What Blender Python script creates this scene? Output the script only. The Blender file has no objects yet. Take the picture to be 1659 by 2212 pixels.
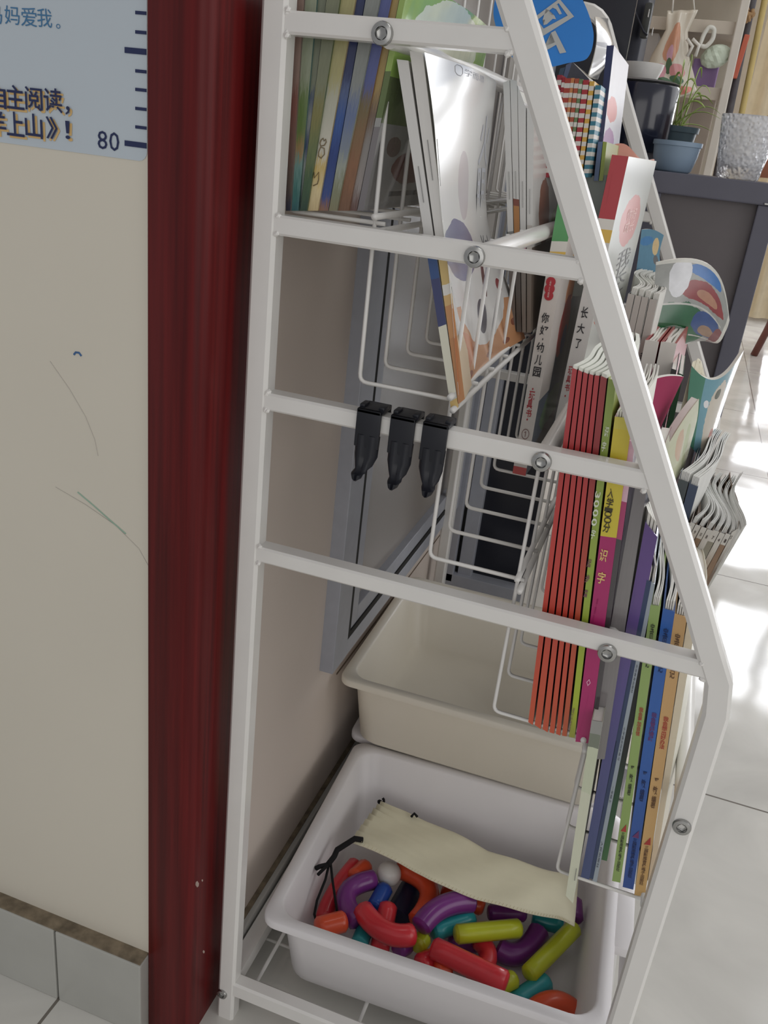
import bpy, bmesh, math, random
from mathutils import Vector, Matrix
random.seed(7)
S = bpy.context.scene
COL = S.collection

# ------------------------------------------------------------------ camera
FPX = 1884.83
CAM = Vector((0.27577, -0.54189, 0.8214))
RIGHT = Vector((0.93884396, 0.32776806, 0.10554674))
DOWN = Vector((0.22210974, -0.34220047, -0.91299841))
FWD = Vector((-0.26313357, 0.88060601, -0.39407332))
cd = bpy.data.cameras.new('camera')
cam = bpy.data.objects.new('camera', cd)
COL.objects.link(cam)
m = Matrix((RIGHT, -DOWN, -FWD)).transposed().to_4x4()
m.translation = CAM
cam.matrix_world = m
cd.sensor_fit = 'VERTICAL'
cd.sensor_height = 24
cd.lens = FPX / 2212 * 24
cd.clip_start = 0.02
cd.clip_end = 60
S.camera = cam

# ------------------------------------------------------------------ light
S.view_settings.view_transform = 'Standard'
S.view_settings.look = 'None'
S.view_settings.exposure = 0.0
S.view_settings.gamma = 1.0
W = bpy.data.worlds.new('world')
S.world = W
W.use_nodes = True
W.node_tree.nodes['Background'].inputs[0].default_value = (0.98, 0.98, 1.0, 1)
W.node_tree.nodes['Background'].inputs[1].default_value = 0.38


def area(name, loc, target, size, power, col=(1, 1, 1)):
    l = bpy.data.lights.new(name, 'AREA')
    l.shape = 'RECTANGLE'
    l.size, l.size_y = size
    l.energy = power
    l.color = col
    o = bpy.data.objects.new(name, l)
    o.location = loc
    o.rotation_euler = (Vector(target) - Vector(loc)).to_track_quat('-Z', 'Y').to_euler()
    COL.objects.link(o)


area('daylight_window', (2.3, 2.6, 2.1), (0.2, 0.3, 0.5), (1.8, 1.8), 9, (0.97, 0.98, 1.0))
area('camera_side_fill', (0.9, -2.3, 1.0), (0.05, 0.3, 0.45), (2.0, 1.8), 11, (1.0, 0.97, 0.93))  # soft fill added behind the camera to even out the walls
area('right_fill', (2.3, -0.2, 1.15), (0.0, 0.4, 0.45), (1.6, 1.6), 11, (1.0, 0.98, 0.96))  # broad fill added at the right to brighten the back wall and tubs
area('overhead_fill', (0.8, 0.9, 2.5), (0.5, 0.9, 0.0), (0.9, 0.9), 6, (1.0, 0.99, 0.96))  # fill added overhead to lift the desk and storage rack


# ------------------------------------------------------------------ pixel helper: point of the photo on a real plane
def ray(px, py):
    a = (px - 829.5) / FPX
    b = (py - 1106.0) / FPX
    return RIGHT * a + DOWN * b + FWD


def at(px, py, y):
    r = ray(px, py)
    return CAM + r * ((y - CAM.y) / r.y)


def atz(px, py, z):
    r = ray(px, py)
    return CAM + r * ((z - CAM.z) / r.z)


def atx(px, py, x):
    r = ray(px, py)
    return CAM + r * ((x - CAM.x) / r.x)


# ------------------------------------------------------------------ materials
def lin(c):
    return tuple(((v / 255) / 12.92 if v / 255 <= 0.04045 else ((v / 255 + 0.055) / 1.055) ** 2.4) for v in c) + (1,)


_m = {}


def new_mat(name):
    mt = bpy.data.materials.new(name)
    mt.use_nodes = True
    nt = mt.node_tree
    return mt, nt, nt.nodes['Principled BSDF']


def mat(rgb, rough=0.5, metal=0.0, noise=0.05, nscale=40, bump=0.0, coat=0.0, trans=0.0, ior=1.45, sss=0.0):
    key = (tuple(rgb), rough, metal, noise, nscale, bump, coat, trans, sss)
    if key in _m:
        return _m[key]
    mt, nt, b = new_mat('paint_%d' % len(_m))
    b.inputs['Roughness'].default_value = rough
    b.inputs['Metallic'].default_value = metal
    b.inputs['Coat Weight'].default_value = coat
    b.inputs['Coat Roughness'].default_value = 0.12
    b.inputs['Transmission Weight'].default_value = trans
    b.inputs['IOR'].default_value = ior
    if sss:
        b.inputs['Subsurface Weight'].default_value = sss
        b.inputs['Subsurface Radius'].default_value = (0.004, 0.004, 0.004)
    c = lin(rgb)
    if noise > 0 or bump > 0:
        tc = nt.nodes.new('ShaderNodeTexCoord')
        n = nt.nodes.new('ShaderNodeTexNoise')
        n.inputs['Scale'].default_value = nscale
        n.inputs['Detail'].default_value = 4
        nt.links.new(tc.outputs['Object'], n.inputs['Vector'])
        r = nt.nodes.new('ShaderNodeValToRGB')
        r.color_ramp.elements[0].position = 0.3
        r.color_ramp.elements[1].position = 0.7
        r.color_ramp.elements[0].color = tuple(v * (1 - noise) for v in c[:3]) + (1,)
        r.color_ramp.elements[1].color = tuple(min(1, v * (1 + noise)) for v in c[:3]) + (1,)
        nt.links.new(n.outputs['Fac'], r.inputs['Fac'])
        nt.links.new(r.outputs['Color'], b.inputs['Base Color'])
        if bump > 0:
            bp = nt.nodes.new('ShaderNodeBump')
            bp.inputs['Strength'].default_value = bump
            bp.inputs['Distance'].default_value = 0.002
            nt.links.new(n.outputs['Fac'], bp.inputs['Height'])
            nt.links.new(bp.outputs['Normal'], b.inputs['Normal'])
    else:
        b.inputs['Base Color'].default_value = c
    _m[key] = mt
    return mt


def math_node(nt, op, a, b_=None, c=None):
    n = nt.nodes.new('ShaderNodeMath')
    n.operation = op
    for i, v in enumerate((a, b_, c)):
        if v is None:
            continue
        if isinstance(v, (int, float)):
            n.inputs[i].default_value = v
        else:
            nt.links.new(v, n.inputs[i])
    return n.outputs[0]


def painted(base, shapes=(), rough=0.35, noise=0.1, nscale=9, coat=0.3, ramp=None, axis='v', interp='CONSTANT', mottled=None):
    """printed paper: base colour or a ramp along u/v, then ellipses and rectangles in (u, v); mottled = ((rgb..), scale)"""
    mt, nt, b = new_mat('print_%d' % len(bpy.data.materials))
    b.inputs['Roughness'].default_value = rough
    b.inputs['Coat Weight'].default_value = coat
    b.inputs['Coat Roughness'].default_value = 0.15
    uv = nt.nodes.new('ShaderNodeUVMap')
    sp = nt.nodes.new('ShaderNodeSeparateXYZ')
    nt.links.new(uv.outputs['UV'], sp.inputs[0])
    u, v = sp.outputs[0], sp.outputs[1]
    noi = nt.nodes.new('ShaderNodeTexNoise')
    noi.inputs['Scale'].default_value = nscale
    noi.inputs['Detail'].default_value = 5
    nt.links.new(uv.outputs['UV'], noi.inputs['Vector'])
    if ramp:
        r = nt.nodes.new('ShaderNodeValToRGB')
        r.color_ramp.interpolation = interp
        els = r.color_ramp.elements
        while len(els) < len(ramp):
            els.new(0.5)
        for e, (p, c) in zip(els, sorted(ramp)):
            e.position = p
        for e, (p, c) in zip(els, sorted(ramp)):
            e.position = p
            e.color = lin(c)
        src = v if axis == 'v' else u
        if interp != 'CONSTANT':
            src = math_node(nt, 'ADD', src, math_node(nt, 'MULTIPLY', math_node(nt, 'SUBTRACT', noi.outputs['Fac'], 0.5), 0.25))
        nt.links.new(src, r.inputs['Fac'])
        col = r.outputs['Color']
    elif mottled:
        cols, sc = mottled
        noi.inputs['Scale'].default_value = sc
        r = nt.nodes.new('ShaderNodeValToRGB')
        els = r.color_ramp.elements
        while len(els) < len(cols):
            els.new(0.5)
        for i, e in enumerate(els):
            e.position = 0.28 + 0.44 * i / max(1, len(cols) - 1)
        for i, e in enumerate(els):
            e.color = lin(cols[i])
        nt.links.new(noi.outputs['Fac'], r.inputs['Fac'])
        col = r.outputs['Color']
    else:
        rgb = nt.nodes.new('ShaderNodeRGB')
        rgb.outputs[0].default_value = lin(base)
        col = rgb.outputs[0]
    for sh in shapes:
        if sh[0] == 'ell':
            _, cu, cv, ru, rv, c = sh
            du = math_node(nt, 'DIVIDE', math_node(nt, 'SUBTRACT', u, cu), ru)
            dv = math_node(nt, 'DIVIDE', math_node(nt, 'SUBTRACT', v, cv), rv)
            d = math_node(nt, 'ADD', math_node(nt, 'MULTIPLY', du, du), math_node(nt, 'MULTIPLY', dv, dv))
            d = math_node(nt, 'ADD', d, math_node(nt, 'MULTIPLY', math_node(nt, 'SUBTRACT', noi.outputs['Fac'], 0.5), 0.8))
            f = math_node(nt, 'LESS_THAN', d, 1.0)
        else:
            _, u0, u1, v0, v1, c = sh
            f = math_node(nt, 'MULTIPLY',
                          math_node(nt, 'MULTIPLY', math_node(nt, 'GREATER_THAN', u, u0), math_node(nt, 'LESS_THAN', u, u1)),
                          math_node(nt, 'MULTIPLY', math_node(nt, 'GREATER_THAN', v, v0), math_node(nt, 'LESS_THAN', v, v1)))
        mx = nt.nodes.new('ShaderNodeMixRGB')
        nt.links.new(f, mx.inputs[0])
        nt.links.new(col, mx.inputs[1])
        mx.inputs[2].default_value = lin(c)
        col = mx.outputs[0]
    # slight print variation
    hs = nt.nodes.new('ShaderNodeHueSaturation')
    nt.links.new(col, hs.inputs['Color'])
    nt.links.new(math_node(nt, 'ADD', 1 - noise / 2, math_node(nt, 'MULTIPLY', noi.outputs['Fac'], noise)), hs.inputs['Value'])
    nt.links.new(hs.outputs[0], b.inputs['Base Color'])
    return mt


WHITE_METAL = mat((226, 224, 220), 0.32, 0, 0.02, 30, 0, 0.3)
WIRE = mat((228, 226, 222), 0.4, 0, 0.02, 30, 0, 0.2)
STEEL = mat((170, 170, 168), 0.25, 0.9, 0.08, 300)
DARK_STEEL = mat((165, 165, 163), 0.22, 0.9, 0.08, 300)
PAPER = mat((232, 230, 222), 0.8, 0, 0.05, 60)
PAPER_Y = mat((224, 218, 198), 0.8, 0, 0.06, 60)
INK = mat((48, 46, 50), 0.6, 0, 0)
BLACK_PLASTIC = mat((24, 26, 34), 0.42, 0, 0.1, 60, 0.1)


# ------------------------------------------------------------------ objects
def obj(name, bm, mats, parent=None, smooth=False, recalc=True):
    me = bpy.data.meshes.new(name)
    if recalc:
        bmesh.ops.recalc_face_normals(bm, faces=bm.faces)
    bm.to_mesh(me)
    bm.free()
    for mm in (mats if isinstance(mats, (list, tuple)) else [mats]):
        me.materials.append(mm)
    if smooth:
        for p in me.polygons:
            p.use_smooth = True
    o = bpy.data.objects.new(name, me)
    COL.objects.link(o)
    if parent:
        o.parent = parent
        o.matrix_parent_inverse = parent.matrix_basis.inverted()
    return o


def soft(o, angle=35):
    """smooth shading with sharp edges kept"""
    me = o.data
    for p in me.polygons:
        p.use_smooth = True
    bm = bmesh.new()
    bm.from_mesh(me)
    for e in bm.edges:
        if len(e.link_faces) == 2 and e.calc_face_angle(0) > math.radians(angle):
            e.smooth = False
    bm.to_mesh(me)
    bm.free()
    return o


def tag(o, label=None, cat=None, group=None, kind=None):
    if label:
        o['label'] = label
    if cat:
        o['category'] = cat
    if group:
        o['group'] = group
    if kind:
        o['kind'] = kind
    return o


def thing(name, label, cat, loc=(0, 0, 0), group=None):
    o = bpy.data.objects.new(name, None)
    o.empty_display_size = 0.02
    o.location = loc
    COL.objects.link(o)
    return tag(o, label, cat, group)


def add_box(bm, lo, hi, bevel=0.0, seg=2, mtx=None, mi=0):
    lo, hi = Vector(lo), Vector(hi)
    t = bmesh.new()
    bmesh.ops.create_cube(t, size=1)
    for v in t.verts:
        v.co = Vector(((lo.x + hi.x) / 2 + v.co.x * (hi.x - lo.x), (lo.y + hi.y) / 2 + v.co.y * (hi.y - lo.y),
                       (lo.z + hi.z) / 2 + v.co.z * (hi.z - lo.z)))
    if bevel:
        bmesh.ops.bevel(t, geom=t.edges[:], offset=bevel, segments=seg, affect='EDGES', profile=0.6)
    if mtx:
        bmesh.ops.transform(t, matrix=mtx, verts=t.verts)
    for f in t.faces:
        f.material_index = mi
    merge(bm, t)
    return bm


def merge(bm, t):
    me = bpy.data.meshes.new('tmp')
    t.to_mesh(me)
    t.free()
    bm.from_mesh(me)
    bpy.data.meshes.remove(me)


def boxbm(lo, hi, bevel=0.0, seg=2, mtx=None):
    return add_box(bmesh.new(), lo, hi, bevel, seg, mtx)


def add_tube(bm, pts, r, seg=8, closed=False, caps=True, rfun=None, squash=None):
    pts = [Vector(p) for p in pts]
    n = len(pts)
    rings = []
    prev = None
    for i, p in enumerate(pts):
        a = pts[i - 1] if i > 0 else (pts[-1] if closed else None)
        b = pts[(i + 1) % n] if (i < n - 1 or closed) else None
        d = ((p - a).normalized() if a else Vector()) + ((b - p).normalized() if b else Vector())
        if d.length < 1e-9:
            d = (b or p) - (a or p)
        d.normalize()
        if prev is None:
            up = Vector((0, 0, 1)) if abs(d.z) < 0.9 else Vector((1, 0, 0))
            s = d.cross(up).normalized()
        else:
            s = (prev - d * prev.dot(d)).normalized()
        prev = s
        t = s.cross(d)
        rr = r if rfun is None else r * rfun(i / max(1, n - 1))
        ring = []
        for k in range(seg):
            an = 2 * math.pi * k / seg
            ring.append(bm.verts.new(p + s * (rr * math.cos(an)) + t * (rr * math.sin(an) * (squash or 1))))
        rings.append(ring)
    for i in range(n if closed else n - 1):
        A, B = rings[i], rings[(i + 1) % n]
        for k in range(seg):
            bm.faces.new((A[k], A[(k + 1) % seg], B[(k + 1) % seg], B[k]))
    if caps and not closed:
        bm.faces.new(rings[0][::-1])
        bm.faces.new(rings[-1])
    return bm


def tubebm(pts, r, seg=8, **k):
    return add_tube(bmesh.new(), pts, r, seg, **k)


def round_path(pts, rad, n=5):
    """polyline with its inner corners rounded"""
    pts = [Vector(p) for p in pts]
    out = [pts[0]]
    for i in range(1, len(pts) - 1):
        a, p, b = pts[i - 1], pts[i], pts[i + 1]
        r = min(rad, (a - p).length * 0.45, (b - p).length * 0.45)
        s = p + (a - p).normalized() * r
        e = p + (b - p).normalized() * r
        for k in range(n + 1):
            t = k / n
            out.append(s * (1 - t) ** 2 + p * 2 * t * (1 - t) + e * t * t)
    out.append(pts[-1])
    return out


def add_ribbon(bm, pts, w, y0, y1, bev=0.0025):
    """rectangular tube swept along a path in the xz plane: width w in plane, y0..y1 across, corners softened"""
    pts = [Vector(p) for p in pts]
    n = len(pts)
    rings = []
    for i, p in enumerate(pts):
        a = (p - pts[i - 1]).normalized() if i else None
        b = (pts[i + 1] - p).normalized() if i < n - 1 else None
        d = ((a or Vector()) + (b or Vector())).normalized()
        nrm = Vector((d.z, 0, -d.x))
        sc = 1.0
        if a and b:
            sc = 1 / max(0.5, d.dot(a))
        h = w / 2 * sc
        q = bev
        prof = [(-h, y0 + q), (-h + q, y0), (h - q, y0), (h, y0 + q), (h, y1 - q), (h - q, y1), (-h + q, y1), (-h, y1 - q)]
        rings.append([bm.verts.new(Vector((p.x + nrm.x * u, yy, p.z + nrm.z * u))) for u, yy in prof])
    for i in range(n - 1):
        for k in range(8):
            bm.faces.new((rings[i][k], rings[i][(k + 1) % 8], rings[i + 1][(k + 1) % 8], rings[i + 1][k]))
    bm.faces.new(rings[0][::-1])
    bm.faces.new(rings[-1])
    return bm


def lathe(bm, prof, c, seg=32, axis=None, mi=0):
    """profile [(r, h)] turned about a vertical axis at c"""
    c = Vector(c)
    ax = (axis or Vector((0, 0, 1))).normalized()
    s = ax.orthogonal().normalized()
    t = ax.cross(s)
    rings = []
    for r, h in prof:
        if r < 1e-6:
            rings.append([bm.verts.new(c + ax * h)])
        else:
            rings.append([bm.verts.new(c + ax * h + s * (r * math.cos(2 * math.pi * k / seg)) + t * (r * math.sin(2 * math.pi * k / seg)))
                          for k in range(seg)])
    for A, B in zip(rings, rings[1:]):
        for k in range(seg):
            k2 = (k + 1) % seg
            if len(A) == 1 and len(B) == 1:
                continue
            if len(A) == 1:
                f = bm.faces.new((A[0], B[k2], B[k]))
            elif len(B) == 1:
                f = bm.faces.new((A[k], A[k2], B[0]))
            else:
                f = bm.faces.new((A[k], A[k2], B[k2], B[k]))
            f.material_index = mi
    return bm


def solid(bm, pos, u, v, t, nu=1, nv=1, nt=1, mi=0, uvf=None, facemi=None):
    """closed block: pos(u, v, t) over a box of parameters; UV from uvf(u, v, t)"""
    uvl = bm.loops.layers.uv.verify()
    L = lambda r, n, i: r[0] + (r[1] - r[0]) * i / n
    cache = {}

    def V(i, j, k):
        if (i, j, k) not in cache:
            p = (L(u, nu, i), L(v, nv, j), L(t, nt, k))
            cache[(i, j, k)] = (bm.verts.new(pos(*p)), p)
        return cache[(i, j, k)]

    def F(side, *ks):
        vs = [V(*k) for k in ks]
        f = bm.faces.new([x[0] for x in vs])
        f.material_index = facemi[side] if facemi else mi
        if uvf:
            for l, x in zip(f.loops, vs):
                l[uvl].uv = uvf(side, *x[1])
    for j in range(nv):
        for k in range(nt):
            F('L', (0, j, k), (0, j, k + 1), (0, j + 1, k + 1), (0, j + 1, k))
            F('R', (nu, j, k), (nu, j + 1, k), (nu, j + 1, k + 1), (nu, j, k + 1))
    for i in range(nu):
        for k in range(nt):
            F('B', (i, 0, k), (i + 1, 0, k), (i + 1, 0, k + 1), (i, 0, k + 1))
            F('T', (i, nv, k), (i, nv, k + 1), (i + 1, nv, k + 1), (i + 1, nv, k))
        for j in range(nv):
            F('N', (i, j, 0), (i, j + 1, 0), (i + 1, j + 1, 0), (i + 1, j, 0))
            F('F', (i, j, nt), (i + 1, j, nt), (i + 1, j + 1, nt), (i, j + 1, nt))
    return bm


_txt = {}


def text_mesh(s, bold=0.0, spacing=1.0, align='CENTER'):
    key = (s, bold, spacing, align)
    if key in _txt:
        return _txt[key]
    cu = bpy.data.curves.new('t', 'FONT')
    cu.body = s
    cu.size = 1
    cu.align_x = align
    cu.resolution_u = 2
    cu.space_line = spacing
    cu.offset = bold
    o = bpy.data.objects.new('t', cu)
    COL.objects.link(o)
    bpy.context.view_layer.update()
    dg = bpy.context.evaluated_depsgraph_get()
    me = bpy.data.meshes.new_from_object(o.evaluated_get(dg))
    bpy.data.objects.remove(o)
    vs = [(v.co.x, v.co.y) for v in me.vertices]
    fs = [tuple(p.vertices) for p in me.polygons]
    bpy.data.meshes.remove(me)
    if not vs:
        return None
    x0, x1 = min(v[0] for v in vs), max(v[0] for v in vs)
    y0, y1 = min(v[1] for v in vs), max(v[1] for v in vs)
    r = ([((x - x0) / max(1e-6, x1 - x0), (y - y0) / max(1e-6, y1 - y0)) for x, y in vs], fs)
    _txt[key] = r
    return r


def text_on(parent, surf, s, u0, u1, v0, v1, m_, name='lettering', bold=0.0, spacing=1.0):
    """lettering mapped onto a surface surf(u, v) -> point"""
    tm = text_mesh(s, bold, spacing)
    if not tm:
        return
    bm = bmesh.new()
    vs = [bm.verts.new(surf(u0 + (u1 - u0) * x, v0 + (v1 - v0) * y)) for x, y in tm[0]]
    for f in tm[1]:
        try:
            bm.faces.new([vs[i] for i in f])
        except ValueError:
            pass
    return obj(name, bm, m_, parent, recalc=False)


def quad_surf(bl, br, tr, tl, off=Vector((0, -0.0005, 0))):
    def f(u, v):
        return (bl * (1 - u) + br * u) * (1 - v) + (tl * (1 - u) + tr * u) * v + off
    return f


# ================================================================== SETTING
def floor_mat():
    mt, nt, b = new_mat('floor_tile')
    tc = nt.nodes.new('ShaderNodeTexCoord')
    sp = nt.nodes.new('ShaderNodeSeparateXYZ')
    nt.links.new(tc.outputs['Object'], sp.inputs[0])

    def line(o, off, per):
        fr = math_node(nt, 'FRACT', math_node(nt, 'DIVIDE', math_node(nt, 'ADD', o, off), per))
        d = math_node(nt, 'ABSOLUTE', math_node(nt, 'SUBTRACT', fr, 0.5))
        return math_node(nt, 'GREATER_THAN', d, 0.5 - 0.0016 / per)
    g = math_node(nt, 'MAXIMUM', line(sp.outputs[0], 0.1505, 0.8), line(sp.outputs[1], -0.583, 0.8))
    n = nt.nodes.new('ShaderNodeTexNoise')
    n.inputs['Scale'].default_value = 3.5
    n.inputs['Detail'].default_value = 6
    n.inputs['Distortion'].default_value = 1.2
    nt.links.new(tc.outputs['Object'], n.inputs['Vector'])
    r = nt.nodes.new('ShaderNodeValToRGB')
    r.color_ramp.elements[0].position = 0.3
    r.color_ramp.elements[0].color = lin((196, 194, 188))
    r.color_ramp.elements[1].position = 0.7
    r.color_ramp.elements[1].color = lin((226, 224, 217))
    nt.links.new(n.outputs['Fac'], r.inputs['Fac'])
    mx = nt.nodes.new('ShaderNodeMixRGB')
    nt.links.new(g, mx.inputs[0])
    nt.links.new(r.outputs[0], mx.inputs[1])
    mx.inputs[2].default_value = lin((120, 114, 106))
    nt.links.new(mx.outputs[0], b.inputs['Base Color'])
    b.inputs['Roughness'].default_value = 0.09
    b.inputs['Specular IOR Level'].default_value = 0.6
    n2 = nt.nodes.new('ShaderNodeTexNoise')
    n2.inputs['Scale'].default_value = 5
    n2.inputs['Detail'].default_value = 1
    nt.links.new(tc.outputs['Object'], n2.inputs['Vector'])
    bp = nt.nodes.new('ShaderNodeBump')
    bp.inputs['Strength'].default_value = 0.38
    bp.inputs['Distance'].default_value = 0.006
    nt.links.new(n2.outputs['Fac'], bp.inputs['Height'])
    nt.links.new(bp.outputs['Normal'], b.inputs['Normal'])
    return mt


WALL = mat((212, 206, 192), 0.75, 0, 0.03, 3, 0.03)
tag(obj('floor', boxbm((-1.6, -1.4, -0.04), (3.4, 5.7, 0)), floor_mat()), 'pale glossy tiled floor', None, None, 'structure')
wf = tag(obj('wall_left', boxbm((-1.6, -0.0331, 0), (-0.054, 0.09, 2.6)), WALL), 'off white wall carrying the height chart', None, None, 'structure')
tag(obj('wall_back', boxbm((-0.2, 0.0, 0), (-0.012, 5.7, 2.6)), mat((216, 204, 194), 0.75, 0, 0.03, 3, 0.03)), 'off white wall behind the book rack', None, None, 'structure')
tag(obj('wall_far', boxbm((-0.2, 5.6, 0), (3.4, 5.7, 3.0)), mat((196, 186, 168), 0.8, 0, 0.05, 4)), 'beige far wall', None, None, 'structure')

# wood casing between the two walls, rounded on its free edge
WOOD, ntw, bw = new_mat('mahogany')
tcw = ntw.nodes.new('ShaderNodeTexCoord')
mpw = ntw.nodes.new('ShaderNodeMapping')
mpw.inputs['Scale'].default_value = (120, 120, 3)
nw = ntw.nodes.new('ShaderNodeTexNoise')
nw.inputs['Scale'].default_value = 1.5
nw.inputs['Detail'].default_value = 5
rw = ntw.nodes.new('ShaderNodeValToRGB')
rw.color_ramp.elements[0].position = 0.3
rw.color_ramp.elements[0].color = lin((74, 12, 14))
rw.color_ramp.elements[1].position = 0.72
rw.color_ramp.elements[1].color = lin((106, 22, 23))
ntw.links.new(tcw.outputs['Object'], mpw.inputs[0])
ntw.links.new(mpw.outputs[0], nw.inputs['Vector'])
ntw.links.new(nw.outputs['Fac'], rw.inputs['Fac'])
ntw.links.new(rw.outputs[0], bw.inputs['Base Color'])
bw.inputs['Roughness'].default_value = 0.42
bw.inputs['Specular IOR Level'].default_value = 0.25
bm = bmesh.new()
prof = [(-0.0558, 0.02), (-0.0558, -0.034), (-0.0546, -0.0355), (-0.026, -0.037), (-0.0215, -0.038), (-0.0165, -0.037), (-0.013, -0.0335),
        (-0.0105, -0.028), (-0.0103, 0.004), (-0.0100, 0.05), (-0.013, 0.06)]
lo = [bm.verts.new((x, y, 0)) for x, y in prof]
hi = [bm.verts.new((x, y, 2.3)) for x, y in prof]
for i in range(len(prof)):
    j = (i + 1) % len(prof)
    bm.faces.new((lo[i], lo[j], hi[j], hi[i]))
bm.faces.new(lo[::-1])
bm.faces.new(hi)
tr = tag(obj('trim_1', bm, WOOD), 'dark red mahogany door casing', None, None, 'structure')
soft(tr, 50)
bm = bmesh.new()
for px, py, s in ((426, 1910, 3.2), (437, 1902, 1.3), (440, 2056, 1.8)):
    c = at(px, py, -0.0372)
    t = bmesh.new()
    bmesh.ops.create_icosphere(t, subdivisions=1, radius=0.0012 * s)
    for v in t.verts:
        v.co = c + Vector((v.co.x * 0.5, v.co.y * 0.15, v.co.z))
    merge(bm, t)
obj('chipped_paint', bm, mat((170, 150, 140), 0.7), tr)

# skirting tiles
TILE = mat((176, 176, 170), 0.3, 0, 0.06, 12)
DIRT = mat((122, 110, 92), 0.9, 0, 0.35, 90, 0.3)
bm = bmesh.new()
add_box(bm, (-1.6, -0.0485, 0), (-0.1515, -0.033, 0.094), 0.0015)
add_box(bm, (-0.1495, -0.0485, 0), (-0.0555, -0.033, 0.094), 0.0015)
sk = tag(obj('baseboard_left', bm, TILE), 'grey tiled skirting below the height chart', None, None, 'structure')
obj('grout', boxbm((-1.6, -0.0472, 0.0935), (-0.0565, -0.0325, 0.0955)), DIRT, sk)
bm = boxbm((-0.0125, 0.03, 0), (-0.001, 0.75, 0.058), 0.0015)
sk2 = tag(obj('baseboard_back', bm, mat((184, 184, 180), 0.35, 0, 0.08, 12)), 'grey tiled skirting behind the rack', None, None, 'structure')
obj('grout', boxbm((-0.012, 0.03, 0.0575), (-0.0065, 0.75, 0.0595)), DIRT, sk2)
# dirty seam low on the back wall
tag(obj('trim_2', boxbm((-0.0125, 0.3, 0.2205), (-0.0112, 0.79, 0.2225)), mat((120, 104, 88), 0.9)), 'dark seam line low on the back wall', None, None, 'structure')

# pencil and crayon marks on the wall
bm = bmesh.new()
pl = [at(168, 1063, -0.0332), at(200, 1090, -0.0332), at(236, 1122, -0.0332), at(272, 1153, -0.0332)]
add_tube(bm, pl, 0.0006, 5)
obj('crayon_mark', bm, mat((150, 178, 160), 0.9), wf)
bm = bmesh.new()
add_tube(bm, [at(x, y, -0.0332) for x, y in ((160, 766), (164, 761), (171, 762), (176, 769))], 0.0008, 5)
obj('crayon_mark', bm, mat((70, 104, 150), 0.9), wf)
bm = bmesh.new()
add_tube(bm, [at(x, y, -0.0332) for x, y in ((108, 780), (150, 840), (185, 900), (205, 950), (212, 985))], 0.00025, 4)
add_tube(bm, [at(x, y, -0.0332) for x, y in ((120, 1052), (185, 1090), (250, 1135), (300, 1185), (325, 1230))], 0.00025, 4)
obj('pencil_mark', bm, mat((178, 172, 164), 0.9), wf)

# aluminium window let into the back wall
ALU = mat((168, 171, 180), 0.4, 0.15, 0.04, 60)
GASKET = mat((20, 20, 20), 0.7, 0, 0)
w1 = tag(thing('window_1', 'grey aluminium framed panel window in the back wall', None), kind='structure')
y0, y1, z0, z1 = 0.24, 0.80, 0.262, 1.25
bm = bmesh.new()
fw = 0.042
for lo, hi in (((-0.02, y0, z0), (0.004, y0 + fw, z1)), ((-0.02, y1 - fw, z0), (0.004, y1, z1)), ((-0.0198, y0 + fw, z0), (0.0036, y1 - fw, z0 + 0.022))):
    add_box(bm, lo, hi, 0.001)
obj('window_frame', bm, ALU, w1)
bm = bmesh.new()
for lo, hi in (((-0.0198, y0 + fw, z0 + .022), (0.0034, y0 + fw + 0.008, z1)), ((-0.0198, y0 + fw + .008, z0 + 0.022), (0.0034, y1 - fw, z0 + 0.03))):
    add_box(bm, lo, hi)
obj('gasket', bm, GASKET, w1)
bm = bmesh.new()
for lo, hi in (((-0.0196, y0 + fw + .008, z0 + .03), (0.002, y0 + fw + 0.032, z1)), ((-0.0194, y0 + fw + .032, z0 + 0.03), (0.002, y1 - fw, z0 + 0.052))):
    add_box(bm, lo, hi, 0.001)
obj('sash', bm, ALU, w1)
obj('pane', boxbm((-0.0194, y0 + fw + .03, z0 + .05), (-0.008, y1 - fw, z1)), mat((150, 143, 136), 0.3, 0, 0.03, 4), w1)

# dark glazed return at the far end of the rack
d2 = tag(thing('window_2', 'dark glazed return with grey aluminium uprights beyond the rack', None), kind='structure')
bm = bmesh.new()
for lo, hi in (((-0.012, 0.80, 0.12), (0.012, 0.84, 2.2)), ((0.018, 0.81, 0.12), (0.042, 0.85, 2.2)), ((-0.012, 0.80, 0.10), (0.135, 0.85, 0.135))):
    add_box(bm, lo, hi, 0.001)
obj('window_frame', bm, ALU, d2)
obj('gasket', boxbm((0.012, 0.815, 0.13), (0.018, 0.845, 2.2)), GASKET, d2)
obj('pane', boxbm((0.04, 0.826, 0.13), (0.135, 0.834, 2.2)), mat((40, 42, 50), 0.15, 0, 0.05, 3), d2)
obj('low_wall', boxbm((-0.012, 0.81, 0), (0.135, 0.86, 0.105)), WALL, d2)


# bright window at the right of the far wall
def emis(rgb, st):
    mt, nt, b = new_mat('daylight')
    b.inputs['Base Color'].default_value = (0, 0, 0, 1)
    b.inputs['Emission Color'].default_value = lin(rgb)
    b.inputs['Emission Strength'].default_value = st
    return mt


w3 = tag(thing('window_3', 'sunlit white framed window of the far wall', None), kind='structure')
obj('pane', boxbm((0.84, 5.585, 0.22), (2.9, 5.59, 2.85)), emis((248, 250, 255), 9.0), w3)
bm = bmesh.new()
for x in (0.82, 1.42, 2.02, 2.92):
    add_box(bm, (x - 0.035, 5.55, 0.2), (x + 0.035, 5.6, 2.9), 0.003)
for z, h in ((0.2, .03), (1.05, .05), (1.82, .17), (2.87, .03)):
    add_box(bm, (0.80, 5.54, z - h), (2.94, 5.6, z + h), 0.003)
obj('window_frame', bm, mat((205, 205, 202), 0.5), w3)

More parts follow.
